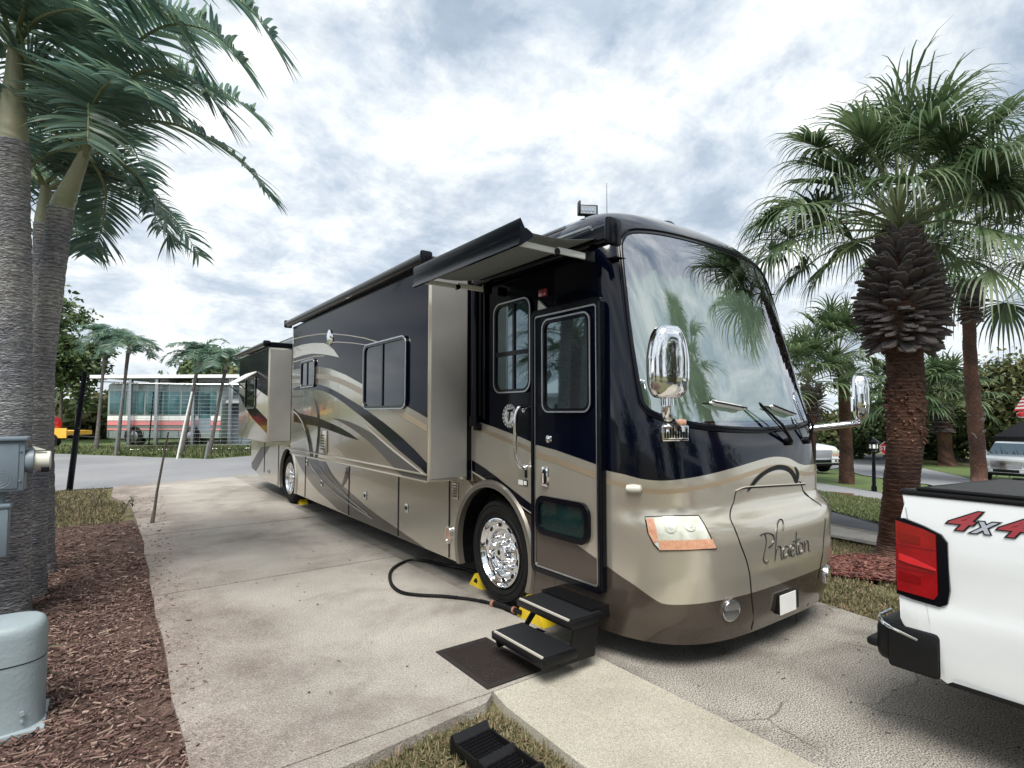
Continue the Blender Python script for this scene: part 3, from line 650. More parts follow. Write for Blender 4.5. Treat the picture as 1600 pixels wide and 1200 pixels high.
# fender lips
for c, m in ((ARCH[0], beige), (ARCH[1], beige)):
    fl = MB(); a = arch_pts(c, 28, c[2] + .055, .24); b = arch_pts(c, 28, c[2] - .012, .24)
    n = len(a); Vv = []
    for (p, q) in zip(a, b):
        mid = ((p[0] + q[0]) / 2, (p[1] + q[1]) / 2)
        Vv.append([fl.bm.verts.new(t) for t in ((XS - .002, *p), (XS - .022, mid[0] * .5 + p[0] * .5, mid[1] * .5 + p[1] * .5), (XS - .026, *mid), (XS - .02, *q), (XS + .04, *q))])
    for k in range(n - 1):
        for j in range(4): fl.bm.faces.new((Vv[k][j], Vv[k + 1][j], Vv[k + 1][j + 1], Vv[k][j + 1]))
    fl.done('fender_lip', m if c is ARCH[1] else mat('fender_lip_paint', (.17, .155, .13), .3, .5, coat=.7), RV)
# --- wheels
def wheel(y, x, side=-1):
    z = .452; t = MB(); R_ = .452; s = side
    t.lathe([(s * -.02, .29), (s * -.0, .30), (s * .015, .33), (s * .022, .38), (s * .012, .425), (s * -.01, .447), (s * -.04, .452), (s * -.22, .452), (s * -.25, .44), (s * -.27, .40), (s * -.27, .29)], (x, y, z), 'x', 56, caps=False)
    for rr in (.345, .405): t.lathe([(s * .0205, rr - .004), (s * .026, rr), (s * .0205, rr + .004)], (x, y, z), 'x', 56, caps=False)
    for k in range(4):
        xx = x - s * (.07 + .045 * k); t.lathe([(-.006, .4525), (-.004, .4535), (.004, .4535), (.006, .4525)], (xx, y, z), 'x', 56, caps=False)
    w_ = t.done('wheel', tyre, RV, angle=40)
    r = MB()
    r.lathe([(0., .296), (s * .022, .293), (s * .024, .285), (s * .012, .277), (s * .0, .272), (s * -.012, .262), (s * -.012, .205), (s * -.016, .197), (s * -.055, .190), (s * -.062, .183), (s * -.062, .10), (s * -.05, .088), (s * .005, .082), (s * .014, .074), (s * .016, .05), (s * .02, .045), (s * .022, .0)], (x, y, z), 'x', 64, m=0, caps=False)
    for k in range(10):
        a = 2 * PI * k / 10 + .2; ca, sa = math.cos(a), math.sin(a); P = []
        for q in range(16):
            b = 2 * PI * q / 16; rr = .233 + .020 * math.sin(b); tt = .034 * math.cos(b)
            P.append((x - s * .0105, y + rr * ca - tt * sa, z + rr * sa + tt * ca))
        r.prism(P, (s * .0006, 0, 0), m=1)
        P2 = [(p[0] + s * .001, y + (p[1] - y) * 1, z + (p[2] - z)) for p in P]
        r.tube(P2, .0035, 6, m=0, closed=True)
        a = 2 * PI * (k + .5) / 10
        c0 = Vector((x - s * .062, y + .138 * math.cos(a), z + .138 * math.sin(a)))
        r.tube([c0, c0 + Vector((s * .028, 0, 0)), c0 + Vector((s * .034, 0, 0)), c0 + Vector((s * .060, 0, 0)), c0 + Vector((s * .068, 0, 0))], [.019, .019, .0145, .0145, .008], 10, m=0)
    r.lathe([(s * .0221, .022), (s * .0235, .0)], (x, y, z), 'x', 20, m=1)
    r.done('rim', [chrome, black], w_, angle=30)
    return w_
wheel(3.985, XS + .055); wheel(10.72, XS + .055); wheel(3.985, XR - .055, 1); wheel(10.72, XR - .055, 1)
# --- front slide-out
X2 = 2.30; SY0, SY1, SZ0, SZ1 = 4.39, 8.86, 1.045, 2.985
sl = MB(); sl.box((X2, SY0, SZ0), (XS + .02, SY1, SZ1), bev=.012, m=1)
sl.box((X2 + .03, SY0 - .004, SZ0 + .03), (XS - .05, SY0 - .0005, SZ1 - .05), m=2)
sl.box((XS - .045, SY0 - .010, SZ0 - .005), (XS - .003, SY0 + .01, SZ1 + .02), m=3)
CL = (SY0 + .008, SY1 - .008, SZ0 + .008, SZ1 - .01)
def sd_(pts, layer, m): decal(sl, [Z2(*q) for q in pts], X2, layer, m, clip=CL)
sd_(((330, 10), (1060, -310), (1060, -100), (1045, 200), (1040, 510), (985, 485), (930, 455), (820, 395), (690, 335), (600, 285), (520, 253), (440, 238), (375, 248), (330, 258)), 1, 0)
sd_(((330, 142), (375, 128), (430, 120), (488, 120), (512, 130), (540, 155), (568, 195), (520, 184), (470, 177), (425, 175), (380, 184), (330, 200)), 2, 1)
for P in (((330, 96), (400, 80), (470, 70), (540, 70), (620, 78), (700, 92), (775, 114), (773, 119), (700, 97), (620, 83), (540, 75), (470, 75), (400, 85), (330, 101)),
          ((500, 116), (560, 112), (640, 118), (725, 130), (724, 134), (640, 122), (560, 117), (500, 121)),
          ((330, 215), (400, 198), (440, 186), (490, 184), (490, 189), (440, 191), (400, 203), (330, 221))): sd_(P, 2, 5)
sd_(((440, 282), (475, 281), (510, 285), (555, 298), (600, 315), (645, 337), (692, 362), (740, 387), (800, 418), (860, 452), (930, 492), (985, 524), (1038, 550), (1038, 585), (985, 558), (930, 528), (860, 490), (800, 455), (740, 420), (692, 394), (645, 368), (600, 345), (555, 325), (510, 312), (475, 306), (440, 305)), 1, 6)
sd_(((330, 352), (380, 340), (430, 334), (468, 338), (500, 348), (540, 366), (580, 388), (635, 422), (690, 455), (745, 495), (800, 535), (850, 575), (900, 618), (965, 680), (1032, 745), (1032, 808), (995, 775), (960, 745), (920, 712), (880, 680), (830, 633), (780, 588), (730, 543), (680, 500), (640, 470), (600, 438), (560, 410), (520, 385), (480, 368), (440, 360), (390, 358), (330, 366)), 1, 0)
sd_(((700, 540), (780, 612), (850, 672), (920, 728), (1024, 812), (1020, 815), (914, 736), (844, 680), (774, 620), (696, 548)), 2, 5)
sd_(((530, 510), (575, 517), (620, 530), (670, 552), (720, 580), (770, 613), (820, 650), (870, 690), (920, 730), (970, 770), (1028, 818), (1028, 855), (960, 842), (905, 828), (870, 790), (830, 745), (795, 707), (760, 670), (720, 632), (680, 600), (640, 570), (600, 545), (565, 526)), 1, 4)
sd_(((330, 484), (380, 492), (430, 503), (470, 515), (500, 528), (540, 545), (580, 565), (625, 592), (670, 626), (635, 617), (600, 606), (560, 590), (520, 575), (480, 562), (440, 551), (390, 542), (330, 530)), 1, 0)
sd_(((330, 462), (362, 488), (388, 528), (408, 578), (422, 640), (430, 715), (414, 715), (408, 650), (395, 590), (376, 545), (355, 508), (330, 480)), 2, 0)
sd_(((435, 402), (448, 425), (460, 465), (467, 520), (468, 580), (462, 650), (452, 722), (440, 722), (448, 660), (455, 590), (456, 530), (450, 475), (442, 430)), 2, 0)
sd_(((330, 470), (352, 490), (375, 525), (392, 575), (388, 577), (371, 530), (350, 498), (330, 480)), 3, 5)
s1 = sl.done('slide_room', [navys, beige, panel, blackg, grey, pin, tan], RV, angle=30)
zm = onx(667, 742, X2)[1]
mo = MB(); mo.box((X2 - .014, SY0, zm - .008), (X2 - .001, SY1, zm + .008), bev=.003); mo.box((X2 - .012, SY0, SZ0), (X2 - .001, SY1, SZ0 + .016), bev=.003); mo.done('kick_moulding', beige, s1)
def winframe(par, X, y0, y1, z0, z1, r, fw=.03, gm=glassb, fm=blackg, proud=.022, mull=None, hmull=None, chromey=False, name='window'):
    o = rrect(y0, y1, z0, z1, r); i = rrect(y0 + fw, y1 - fw, z0 + fw, z1 - fw, max(.01, r - fw * .7))
    f = MB(); f.ringx(o, i, X + .001, X - proud, m=0)
    if mull: 
        for y in mull: f.box((X - proud * .8, y - .014, z0 + fw), (X - .003, y + .014, z1 - fw), m=0)
    if hmull: 
        for z in hmull: f.box((X - proud * .9, y0 + fw, z - .018), (X - .003, y1 - fw, z + .018), m=0)
    if chromey:
        o2 = rrect(y0 - .004, y1 + .004, z0 - .004, z1 + .004, r + .004); o3 = rrect(y0 + .008, y1 - .008, z0 + .008, z1 - .008, r - .006); f.ringx(o2, o3, X - proud + .006, X - proud - .002, m=1)
    fr_ = f.done(name, [fm, steel], par, angle=40)
    g = MB(); g.prism([(X - .004, y, z) for y, z in rrect(y0 + fw * .6, y1 - fw * .6, z0 + fw * .6, z1 - fw * .6, max(.01, r - fw * .5))], (-.003, 0, 0)); g.done('pane', gm, fr_)
    return fr_
yz = lambda a, b, X: onx(a, b, X)
winframe(s1, X2 - .004, 4.80, 5.87, 1.70, 2.40, .09, .032, mull=[5.36], chromey=True)
winframe(s1, X2 - .004, 7.66, 8.30, 2.02, 2.40, .06, .03, mull=[8.0], chromey=True)
y, z = onx(*Z2(488, 634), X2)
m_ = MB(); m_.box((X2 - .016, y - .13, z - .15), (X2 - .001, y + .13, z + .15), bev=.01, m=0)
for k in range(6): m_.box((X2 - .02, y - .05, z - .10 + k * .035), (X2 - .015, y + .09, z - .085 + k * .035), m=1)
m_.done('vent_cover', [beige, black], s1)
y, z = onx(*Z2(521, 90), X2)
m_ = MB(); m_.lathe([(-.001, .10), (-.02, .095), (-.035, .05), (-.04, 0)], (X2, y, z), 'x', 28); m_.done('porch_speaker', chrome, s1)
# topper awning of the front slide
ta = MB(); ta.tube([(X2 - .045, SY0 - .03, SZ1 + .055), (X2 - .045, SY1 + .12, SZ1 + .055)], .052, 20, m=0)
for y in (SY0 - .04, SY1 + .10): ta.box((X2 - .10, y, SZ1 - .005), (X2 + .02, y + .035, SZ1 + .115), bev=.02, m=0)
ta.box((X2 - .02, SY0 + .02, SZ1 + .085), (XS + .06, SY1, SZ1 + .093), m=1)
ta.box((XS - .02, SY0 - .04, SZ1 + .02), (XS + .03, SY1 + .1, SZ1 + .10), bev=.008, m=0)
ta.done('topper_awning', [blackg, fabric], s1)
# rear slide-out
RY0, RY1, RZ0, RZ1 = 10.4, 13.0, 1.14, 2.83
sl = MB(); sl.box((X2, RY0, RZ0), (XS + .02, RY1, RZ1), bev=.012, m=1)
sl.box((X2 + .03, RY0 - .004, RZ0 + .02), (XS - .06, RY0 - .0005, RZ1 - .04), m=2); sl.box((XS - .055, RY0 - .010, RZ0 - .005), (XS - .003, RY0 + .01, RZ1 + .02), m=3)
sl.face([(X2 - .0016, y, z) for y, z in ((RY0 + .01, 1.95), (RY0 + .01, RZ1 - .02), (RY1 - .01, RZ1 - .02), (RY1 - .01, 2.3), (12.1, 2.25), (11.2, 2.1))], 0)
sl.face([(X2 - .0016, y, z) for y, z in ((RY0 + .01, 1.3), (RY0 + .01, 1.55), (11.3, 1.75), (12.2, 1.95), (RY1 - .01, 2.05), (12.4, 1.8), (11.6, 1.55))], 0)
s2 = sl.done('slide_room', [navys, beige, panel, blackg], RV, angle=30)
winframe(s2, X2 - .004, 11.35, 12.25, 1.75, 2.35, .07, .03, chromey=True)
ta = MB(); ta.tube([(X2 - .045, RY0 - .03, RZ1 + .05), (X2 - .045, RY1 + .1, RZ1 + .05)], .05, 18, m=0)
ta.box((X2 - .10, RY0 - .04, RZ1 - .005), (X2 + .02, RY0 - .005, RZ1 + .105), bev=.02, m=0); ta.box((X2 - .02, RY0, RZ1 + .08), (XS + .05, RY1, RZ1 + .088), m=1)
ta.box((X2 - .02, RY0 - .012, RZ1 - .005), (XS, RY0 + .02, RZ1 + .075), m=0)
ta.done('topper_awning', [blackg, fabric], s2)
wa = MB(); wa.prism([(X2 - .01, 11.3, 2.45), (X2 - .34, 11.3, 2.24), (X2 - .34, 11.3, 2.215), (X2 - .01, 11.3, 2.425)], (0, 1.0, 0), m=0); wa.tube([(X2 - .01, 11.32, 1.95), (X2 - .33, 11.32, 2.22)], .009, 8, m=1); wa.tube([(X2 - .01, 12.28, 1.95), (X2 - .33, 12.28, 2.22)], .009, 8, m=1)
wa.done('window_awning', [whitep, black], s2)
# patio awning posts
pa = MB(); pa.tube([(XS - .055, 4.24, 1.58), (XS - .055, 4.24, 2.80)], .036, 16); pa.tube([(XS - .055, 4.24, 1.63), (XS - .055, 4.24, 1.54)], .046, 16)
pa.box((XS - .05, 4.20, 1.5), (XS, 4.28, 1.56), bev=.008); pa.box((XS - .03, 4.12, 1.60), (XS - .002, 4.17, 2.82), bev=.006); pa.done('awning_arm', blackg, RV)
pa = MB(); pa.tube([(XS - .20, 9.55, 1.30), (XS - .20, 9.55, 2.88)], .05, 14); pa.tube([(XS - .20, 9.4, 2.86), (XS - .20, 9.1, 3.05)], .05, 12); pa.box((XS - .2, 9.5, 1.26), (XS - .002, 9.6, 1.34), bev=.008); pa.box((XS - .2, 9.5, 2.7), (XS - .002, 9.6, 2.76), bev=.008)
pa.done('awning_arm', blackg, RV)
# door awning
AX = 2.0; AY0, AY1 = 2.60, 4.02
aw = MB()
fab0 = lambda u, v: (AX + .03 + (XS - .03 - AX - .03) * u, AY0 + .06 + (AY1 - AY0 - .08 + .12 * u) * v, 2.775 + .085 * u - .03 * math.sin(PI * u))
aw.grid(fab0, 8, 6, m=1)
aw.grid(lambda u, v: tuple(Vector(fab0(u, v)) + Vector((0, 0, .004))), 8, 6, m=1)
lead = [(AX - .035, 2.815), (AX - .028, 2.83), (AX + .005, 2.775), (AX + .02, 2.775), (AX + .06, 2.755), (AX + .07, 2.735), (AX + .03, 2.70), (AX - .02, 2.665), (AX - .045, 2.665), (AX - .03, 2.70), (AX - .03, 2.74)]
aw.prism([(x, AY0, z) for x, z in lead], (0, AY1 - AY0, 0), m=0)
aw.box((XS - .10, AY0 - .06, 2.80), (XS - .001, 4.22, 2.93), bev=.03, seg=3, m=0)
aw.box((XS - .13, AY0 - .10, 2.77), (XS - .001, AY0 - .055, 2.955), bev=.015, m=0)
aw.tube([(XS - .10, AY0 + .1, 2.935), (XS - .06, 3.6, 2.965)], .012, 8, m=2)
aa = aw.done('door_awning', [blackg, fabric, steel], RV, angle=30, recalc=True)
for y in (AY0 + .13, AY1 - .02):
    ar = MB(); ym = y; ar.box((AX + .05, ym - .010, 2.705), (AX + .36, ym + .010, 2.742), bev=.004, rot=None, m=0); ar.box((AX + .37, ym - .010, 2.712), (XS - .10, ym + .010, 2.755), bev=.004, m=0)
    ar.tube([(AX + .365, ym - .018, 2.72), (AX + .365, ym + .018, 2.72)], .022, 10, m=1); ar.box((XS - .13, ym - .018, 2.70), (XS - .04, ym + .018, 2.78), bev=.01, m=1)
    ar.done('folding_arm', [whitep, black], aa)
# --- entry door
DX = XS - .016; D0, D1, DZ0, DZ1 = 2.72, 3.42, .475, 2.425
d = MB(); d.box((DX, D0, DZ0), (XS + .002, D1, DZ1), m=1)
dl = lambda u, v: onx(*Z5(u, v), DX)
top = [dl(752, 172), dl(850, 200), dl(950, 235), dl(1060, 274)]; top = [(D1 - .002, top[0][1])] + top[1:3] + [(D0 + .002, top[3][1])]
decal(d, top + [(D0 + .002, DZ1 - .002), (D1 - .002, DZ1 - .002)], DX, 1, 0, yz=True)
decal(d, [(y, z - .055) for y, z in top] + [(y, z - .10) for y, z in reversed(top)], DX, 1, 3, yz=True)
bb = [dl(745, 530), dl(850, 595), dl(930, 650), dl(1050, 742)]; bb = [(D1 - .002, bb[0][1])] + bb[1:3] + [(D0 + .002, bb[3][1])]
decal(d, bb + [(D0 + .002, DZ0 + .002), (D1 - .002, DZ0 + .002)], DX, 1, 2, yz=True)
decal(d, [dl(920, 640), dl(1000, 690), dl(1046, 730), dl(1046, 738), dl(985, 695), dl(920, 652)], DX, 2, 4)
door = d.done('entry_door', [navys, beige, brown, tan, pin], RV)
f = MB(); f.ringx(rrect(D0 - .05, D1 + .028, DZ0 - .035, DZ1 + .04, .05), rrect(D0, D1, DZ0, DZ1, .03), XS + .001, XS - .034, m=0)
f.ringx(rrect(D0 + .004, D1 - .004, DZ0 + .004, DZ1 - .004, .03), rrect(D0 + .016, D1 - .016, DZ0 + .016, DZ1 - .016, .022), XS - .017, XS - .026, m=1)
f.tube([(XS - .035, D0 - .03, DZ0), (XS - .035, D0 - .03, DZ1)], .014, 10, m=0)
f.done('door_frame', [blackg, steel], door)
winframe(door, DX - .003, 2.775, 3.30, 1.665, 2.375, .07, .028, gm=glassd, chromey=True)
winframe(door, DX - .003, 2.79, 3.385, .735, 1.05, .09, .035, gm=mat('teal_door_glass', (.02, .06, .06), .05, 0, coat=1), fm=blackg, skew=0) if False else None
o = rrect(2.80, 3.385, .735, 1.03, .09); i = rrect(2.84, 3.345, .775, .99, .06)
f = MB(); f.ringx(o, i, DX, DX - .028); lw = f.done('lower_window', blackg, door, angle=40)
g = MB(); g.prism([(DX - .006, y, z) for y, z in rrect(2.82, 3.365, .755, 1.01, .075)], (-.003, 0, 0)); g.done('pane', mat('teal_door_glass', (.003, .014, .014), .05, 0, (.007, .028, .027), 5, coat=1), lw)
y, z = dl(800, 330); f = MB(); f.box((DX - .02, y - .04, z - .075), (DX, y + .04, z + .075), bev=.01, m=0); f.box((DX - .024, y - .018, z - .055), (DX - .018, y + .018, z + .055), bev=.006, m=1); f.tube([(DX - .045, y - .012, z - .045), (DX - .048, y - .012, z + .03)], .01, 8, m=0); f.done('door_latch', [chrome, black], door)
y, z = dl(815, 145); f = MB(); f.lathe([(0, .032), (-.012, .028), (-.02, .0)], (DX - .001, y, z), 'x', 18); f.done('lock', chrome, door)
# side window next to the door
winframe(RV, XS - .003, 3.47, 3.985, 1.83, 2.60, .09, .028, gm=glassd, mull=[3.70], hmull=[2.16], chromey=True, name='side_window')
# emblem
y, z = onx(797, 650, XS); em = MB(); Xe = XS - .004
em.lathe([(.003, .1), (-.006, .1), (-.008, .094), (-.008, 0)], (Xe, y, z), 'x', 40, m=0)
ri = lambda r0, r1, x, mm: em.ringx([(y + r0 * math.cos(2 * PI * k / 36), z + r0 * math.sin(2 * PI * k / 36)) for k in range(36)], [(y + r1 * math.cos(2 * PI * k / 36), z + r1 * math.sin(2 * PI * k / 36)) for k in range(36)], x, x - .0015, m=mm)
ri(.098, .094, Xe - .0075, 1); ri(.074, .070, Xe - .0085, 1)
for k in range(16):
    a = 2 * PI * k / 16; em.box((Xe - .0105, y + .084 * math.cos(a) - .006, z + .084 * math.sin(a) - .006), (Xe - .0085, y + .084 * math.cos(a) + .006, z + .084 * math.sin(a) + .006), m=1, rot=Matrix.Rotation(a, 3, 'X'))
for k in range(8):
    a = PI * k / 4; l = .066 if k % 2 == 0 else .038; ca, sa = math.cos(a), math.sin(a)
    em.prism([(Xe - .0085, y + l * ca, z + l * sa), (Xe - .0085, y + .012 * math.cos(a + .6), z + .012 * math.sin(a + .6)), (Xe - .0085, y + .012 * math.cos(a - .6), z + .012 * math.sin(a - .6))], (-.0012 - .0001 * k, 0, 0), m=2)
eo = em.done('round_emblem', [whitep, black, mat('emblem_grey', (.25, .27, .3), .4)], RV)
M4 = Matrix(((0, 0, -1, Xe - .0115), (-1, 0, 0, y), (0, 1, 0, z), (0, 0, 0, 1)))
put_text('emblem_letter', 'T', M4, black, eo, size=.135, off=.004, shear=.25)
# grab handle
h0 = onx(820, 640, XS); h1 = onx(822, 730, XS); g = MB()
g.tube(smoothline([(XS - .003, h0[0] - .005, h0[1] + .005), (XS - .055, h0[0] - .0, h0[1] + .02), (XS - .085, h0[0] + .015, h0[1] - .06), (XS - .085, h0[0] + .015, (h0[1] + h1[1]) / 2), (XS - .08, h1[0] + .03, h1[1] + .10), (XS - .05, h1[0] + .005, h1[1] + .005), (XS - .003, h1[0], h1[1])], 5), .016, 12)
for q in (h0, h1): g.lathe([(0, .026), (-.012, .024), (-.014, 0)], (XS - .002, q[0], q[1]), 'x', 16)
g.done('grab_handle', chrome, RV)
y, z = onx(*Z5(702, 315), XS); g = MB(); g.box((XS - .008, y - .014, z - .035), (XS - .001, y + .014, z + .035), bev=.006, m=0); g.done('key_plate', black, RV)
y, z = onx(*Z5(700, 362), XS); g = MB(); g.box((XS - .006, y - .026, z - .024), (XS - .001, y + .026, z + .024), m=0); g.box((XS - .008, y - .018, z - .016), (XS - .005, y + .018, z + .016), m=1); g.box((XS - .005, y + .035, z - .02), (XS - .001, y + .095, z + .018), m=1); g.done('info_sticker', [black, whitep], RV)
y, z = onx(851, 458, XS); g = MB(); g.box((XS - .03, y - .045, z - .03), (XS - .001, y + .045, z + .03), bev=.008); g.done('porch_lamp', mat('red_lamp', (.28, .03, .05), .25, coat=1), RV)
z -= .10; g = MB(); g.prism([(XS - .005, y + .05, z + .05), (XS - .005, y + .06, z - .07), (XS - .005, y - .10, z - .07)], (-.02, 0, 0)); g.done('porch_light', whitep, RV)
# --- windshield
def patch(mb, outline, step, off, m=None, double=False, sx=1.25):
    P = [Vector((a * sx, b)) for a, b in outline]; n = len(P); xs = [p.x for p in P]; ys = [p.y for p in P]; pts = list(P)
    nx = int((max(xs) - min(xs)) / step); ny = int((max(ys) - min(ys)) / step)
    inn = [(p.x, p.y) for p in P]
    for i in range(1, nx + 1):
        for j in range(1, ny + 1):
            q = Vector((min(xs) + i * step, min(ys) + j * step))
            if pip(q, inn) and min((q - p).length for p in P) > step * .45: pts.append(q)
    vv, ee, ff, *_ = delaunay_2d_cdt(pts, [(i, (i + 1) % n) for i in range(n)], [], 1, 1e-6)
    V_ = [mb.bm.verts.new(capS(v.x / sx, v.y, off)) for v in vv]; fs = []
    for f in ff:
        try: fs.append(mb.bm.faces.new([V_[k] for k in f]))
        except ValueError: pass
    mb.mark(fs, m); return V_
g = MB(); patch(g, inset2(wph, -.004), .05, .004); ws = g.done('windshield', wglass, RV)
f = MB()
def band(mb, outl, offs, m=None):     # outl: list of outlines, joined by quads
    rings = [[mb.bm.verts.new(capS(a, b, o_)) for a, b in ol] for ol, o_ in zip(outl, offs)]; n = len(rings[0]); fs = []
    for r0, r1 in zip(rings, rings[1:]):
        for k in range(n): fs.append(mb.bm.faces.new((r0[k], r0[(k + 1) % n], r1[(k + 1) % n], r1[k])))
    mb.mark(fs, m)
band(f, [inset2(wph, .016), inset2(wph, .012), inset2(wph, -.004), inset2(wph, -.012), inset2(wph, -.022), inset2(wph, -.030), inset2(wph, -.032)], [.002, .010, .012, .007, .018, .016, -.002], m=0)
f.done('windshield_seal', blackg, ws, angle=50)
# curtain, lower dash, dark interior behind the glass
def cur(u, v):
    x = CX - 1.03 + 2.06 * u; z = 1.60 + 1.13 * v; a = phi_of(x, z); p = capS(a, z)
    return (CX + (p.x - CX) * .95, p.y + .13 + .038 * math.sin(u * 105 + 2 * math.sin(u * 23) + .5 * v) * (.7 + .3 * math.sin(u * 41)) + .015 * math.sin(u * 31), z)
c_ = MB(); c_.grid(cur, 260, 14); c_.done('windshield_curtain', curtain, RV, angle=60)
c_ = MB(); c_.grid(lambda u, v: (CX - 1.08 + 2.16 * u, 2.66 + .75 * v, 2.76 + .015 * v), 4, 3); c_.done('overhead_shelf', mat('interior_dark', (.02, .025, .03), .6), RV)
c_ = MB(); c_.grid(lambda u, v: (CX - 1.05 + 2.10 * u, capS(phi_of(CX - 1.03 + 2.06 * u, 1.62), 1.62).y + .02 + .5 * v, 1.585 - .0 * v), 40, 3); c_.done('dashboard', mat('dash_grey', (.18, .2, .21), .6), RV)
# hood seams, crease panel, badge, lamps
def strokes(mb, px, r, off=.002, m=None, n=3, wide=None, seg=6):
    P = smoothline([caphit(*p) for p in px], n); mb.tube([capS(a[0], a[1], off) for a in P], r, seg, m=m)
k_ = MB()
strokes(k_, [(1258, 757), (1225, 759), (1190, 761), (1162, 763), (1150, 768), (1146, 785), (1141, 800), (1144, 818), (1155, 845), (1166, 875), (1172, 905), (1175, 940), (1174, 983)], .005, .0)
P = smoothline([(phi_of(2 * CX - (CX + (CX - 0)), .5), .5)], 1) if False else None
mir = [(PI - caphit(*p)[0], caphit(*p)[1]) for p in [(1162, 763), (1150, 768), (1146, 785), (1141, 800), (1144, 818), (1155, 845), (1166, 875), (1172, 905), (1175, 940), (1174, 983)]]
k_.tube([capS(a, b, 0) for a, b in mir], .005, 6)
k_.done('hood_seam', black, RV)
k_ = MB(); strokes(k_, [(1258, 755), (1225, 757), (1190, 759), (1163, 761), (1148, 767)], .0035, .006); k_.done('hood_trim', pin, RV)
def cpatch(name, px, mats_, off=.004, step=.05, par=None, n=4, sm=True, mirror=False, rim=None):
    P = [caphit(*p) for p in px]; P = [(v[0], v[1]) for v in smoothline(P, n, True)] if sm else P
    if mirror: P = [(PI - a, b) for a, b in P]
    g = MB(); patch(g, P, step, off)
    return g.done(name, mats_, par or RV), P
def densify(px, n=6):
    o = []
    for a, b in zip(px, px[1:] + px[:1]):
        for k in range(n): o.append((a[0] + (b[0] - a[0]) * k / n, a[1] + (b[1] - a[1]) * k / n))
    return o
cpatch('arc_emblem', [Z4 for Z4 in [(960 + .3083 * u, 640 + .3083 * v) for u, v in ((672, 418), (688, 382), (715, 345), (750, 315), (790, 292), (830, 280), (870, 285), (900, 305), (920, 340), (915, 370), (905, 345), (885, 318), (850, 305), (810, 308), (770, 325), (735, 352), (705, 385))]], matteb, .004, .03)
cpatch('arc_emblem', [(960 + .3083 * u, 640 + .3083 * v) for u, v in ((912, 290), (925, 300), (934, 325), (932, 350), (922, 376), (916, 360), (921, 330))], matteb, .004, .02)
for mr_ in (False, True):
    hp = densify([(1008, 808), (1050, 806), (1091, 806), (1100, 820), (1119, 857), (1075, 859), (1031, 860), (1022, 850), (1013, 832)], 4)
    hl, P = cpatch('headlight', hp, lens, .006, .03, sm=False, mirror=mr_)
    g = MB(); g.tube([capS(a, b, .004) for a, b in P], .005, 6, closed=True); g.done('lamp_bezel', black, hl)
    g = MB(); patch(g, [(PI - a, b) if mr_ else (a, b) for a, b in [caphit(*q) for q in densify([(1029, 844), (1065, 844), (1112, 842), (1118.5, 856), (1075, 858.5), (1032, 859)], 4)]], .03, .009); patch(g, [(PI - a, b) if mr_ else (a, b) for a, b in [caphit(*q) for q in densify([(1010, 810), (1021, 810), (1026, 828), (1029, 845), (1022, 848), (1014, 833)], 4)]], .02, .009); g.done('turn_lens', orange, hl)
    for q in ((1048, 824), (1078, 822)):
        a, b = caphit(*q); a = PI - a if mr_ else a; c0 = capS(a, b, .0065); nrm = (capS(a, b, .05) - capS(a, b, .0)).normalized()
        g = MB(); g.tube([c0, c0 + nrm * .001, c0 + nrm * .002], [.036, .034, .001], 20, m=2); g.tube([c0 + nrm * .003, c0 + nrm * .004], [.016, .013], 16, m=1); g.done('lamp_reflector', [steel, lens, mat('frosted_reflector', (.62, .64, .57), .35, .2, (.45, .47, .40), 60)] if not MATS.get('frosted_reflector') else [steel, lens, MATS['frosted_reflector']], hl)
for a, b in ((caphit(1141, 955)[0], .40), (PI - caphit(1141, 955)[0], .40)):
    c0 = capS(a, b, .001); nrm = (capS(a, b, .05) - capS(a, b, .0)).normalized(); g = MB()
    g.tube([c0 - nrm * .03, c0 + nrm * .012, c0 + nrm * .016, c0 + nrm * .004, c0 - nrm * .02], [.074, .074, .066, .05, .045], 28, m=0); g.tube([c0 + nrm * .003, c0 + nrm * .006], [.048, .044], 20, m=1); g.done('fog_lamp', [chrome, glassb], RV)
# licence plate
a0, a1 = 1.50, 1.64; g = MB(); zc = .335
p = capS(1.57, zc, .0); px_ = 3.89
y0 = p.y
g.box((px_ - .12, y0 - .026, zc - .062), (px_ + .15, y0 + .03, zc + .072), bev=.008, m=1); g.box((px_ - .12, y0 - .034, zc - .06), (px_ + .09, y0 - .029, zc + .07), m=0)
lp = g.done('licence_plate', [whitep, black], RV)
# side marker lamp at the corner
a, b = caphit(991, 763); c0 = capS(a, b, .012); t_ = (capS(a + .05, b) - capS(a - .05, b)).normalized(); g = MB()
g.tube([c0 - t_ * .055, c0 - t_ * .045, c0, c0 + t_ * .045, c0 + t_ * .055], [.004, .022, .027, .022, .004], 14); g.done('corner_marker_lamp', cream, RV)
